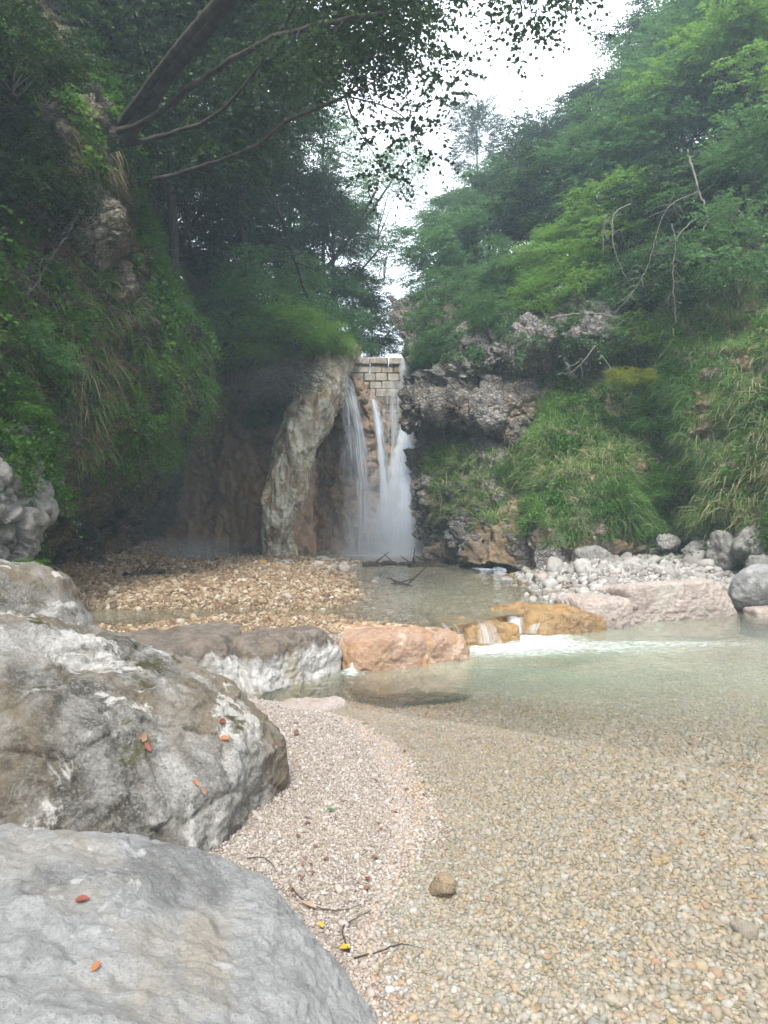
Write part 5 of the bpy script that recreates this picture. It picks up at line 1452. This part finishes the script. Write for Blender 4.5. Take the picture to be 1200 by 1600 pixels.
leaf_obj(538, 1488, .052, 'dl_yellow', 'bright yellow leaf at the edge of the pale slab', rz=120, W=.6)
leaf_obj(516, 1270, .042, 'dl_green', 'single fresh green leaf lying on the gravel', rz=100)
leaf_obj(305, 1225, .036, 'dl_orange', 'small bright orange leaf in the middle of the lichen boulder')
leaf_obj(150, 1512, .03, 'dl_orange', 'tiny orange leaf on the pale slab')
leaf_obj(130, 1408, .042, 'dl_red', 'dark red leaf on the pale slab', rz=10)
leaf_obj(221, 1150, .05, 'dl_tan', 'pale tan leaf near the top of the lichen boulder', rz=60, W=.9)
leaf_obj(352, 1155, .045, 'dl_orange', 'rust orange leaf on the right shoulder of the lichen boulder', rz=-20)
leaf_obj(346, 1128, .042, 'dl_red', 'reddish leaf just above the rust orange one on the boulder')
leaf_obj(232, 1168, .05, 'dl_red', 'little red brown leaf below the pale tan one')
leaf_obj(316, 1235, .045, 'dl_tan', 'small pale leaf touching the bright orange one')
leaf_obj(480, 1420, .075, 'dl_tan', 'curled tan leaf in the drift by the slab', rz=80, W=.35)
leaf_obj(462, 1148, .09, 'dl_brown', 'dark grey brown leaf at the top of the beach', rz=-5, W=.35)
for i, (x, y, mt) in enumerate([(573, 1378, 'dl_red'), (573, 1392, 'dl_brown'), (635, 1236, 'dl_orange'), (508, 1346, 'dl_brown'), (585, 1344, 'dl_brown'), (617, 1352, 'dl_tan'), (478, 1280, 'dl_tan'), (480, 1290, 'dl_brown'), (505, 1298, 'dl_brown'), (525, 1282, 'dl_brown'), (492, 1326, 'dl_brown'), (476, 1345, 'dl_brown'), (485, 1355, 'dl_red'), (470, 1378, 'dl_brown'), (455, 1393, 'dl_orange'), (458, 1405, 'dl_brown'), (430, 1095, 'dl_brown'), (436, 1106, 'dl_red'), (430, 1135, 'dl_brown'), (425, 1165, 'dl_red'), (421, 1192, 'dl_red'), (436, 1237, 'dl_tan'), (524, 1127, 'dl_tan'), (570, 1134, 'dl_brown'), (585, 1150, 'dl_brown'), (625, 1160, 'dl_tan'), (632, 1176, 'dl_brown'), (645, 1245, 'dl_tan'), (590, 1290, 'dl_brown'), (595, 1299, 'dl_brown'), (618, 1273, 'dl_brown'), (505, 1180, 'dl_brown'), (585, 1222, 'dl_brown'), (465, 1310, 'dl_brown'), (488, 1368, 'dl_brown'), (472, 1355, 'dl_brown'), (500, 1450, 'dl_yellow'), (662, 1245, 'dl_brown')]):
    cname = {'dl_red': 'reddish', 'dl_brown': 'dark brown', 'dl_orange': 'rusty orange', 'dl_tan': 'pale tan', 'dl_yellow': 'olive yellow'}[mt]
    row = 'at the upstream end of' if y < 1170 else 'on the upper half of' if y < 1262 else 'on the middle of' if y < 1320 else 'on the lower half of' if y < 1372 else 'at the near end of'
    side = 'against the boulders' if x < 462 else 'in the litter beside the slab' if x < 512 else 'out in the open' if x < 600 else 'close to the water'
    place = '%s the beach, %s' % (row, side)
    leaf_obj(x, y, random.uniform(.022, .040), mt, cname + ' leaf ' + place, cname + ' leaves ' + place, W=random.uniform(.35, .7))
def stick(pts, r, label):
    c = []
    for px, py in pts:
        h = hit(px, py, ('boulder', 'streambed'))
        c.append(np.array(h[0]) + np.array(h[1]) * (r + .008))
    c = cr1(np.array(c), 24); c[1:-1] += RNG.normal(0, r * .3, (22, 3))
    V, Fc = tube(c, np.linspace(r, r * .4, 24), 6); mk('twig', V, Fc, M['driftwood'], label=label, cat='twig')
stick([(455, 1390), (470, 1408), (505, 1425), (545, 1424), (575, 1410)], .0028, 'thin curved brown twig beside the curled tan leaf')
stick([(545, 1492), (534, 1460), (545, 1445), (578, 1428)], .0035, 'crooked dark twig standing out above the yellow leaf')
stick([(552, 1502), (590, 1492), (628, 1480), (670, 1490)], .003, 'long thin twig under water right of the yellow leaf')
stick([(385, 1345), (410, 1343), (425, 1355), (436, 1375)], .0022, 'wiry dark twig in the crease between boulder and slab')
stick([(462, 1145), (468, 1138), (472, 1130)], .002, 'short twig sticking up at the top of the beach')

# ------------------------------------------------------------------ hazy air
hz = Mat('hazy air')
pv = hz.n('VolumePrincipled', {'Color': (0.70, 0.86, 1.0, 1), 'Density': 0.0038})
pv.inputs['Anisotropy'].default_value = 0.3
hz.t.links.new(pv.outputs[0], hz.out.inputs['Volume'])
bm = bmesh.new(); bmesh.ops.create_cube(bm, size=1)
for v in bm.verts: v.co = Vector((v.co.x * 320, v.co.y * 320, -3.2 if v.co.z < 0 else 42.0))
me = bpy.data.meshes.new('haze'); bm.to_mesh(me); bm.free(); me.materials.append(hz.m)
o = bpy.data.objects.new('haze', me); COL.objects.link(o); o['kind'] = 'stuff'
print('TRIS', sum(len(o.data.polygons) * (len(o.data.polygons[0].vertices) - 2) for o in {q.data: q for q in scene.objects if q.type == 'MESH' and len(q.data.polygons)}.values()))
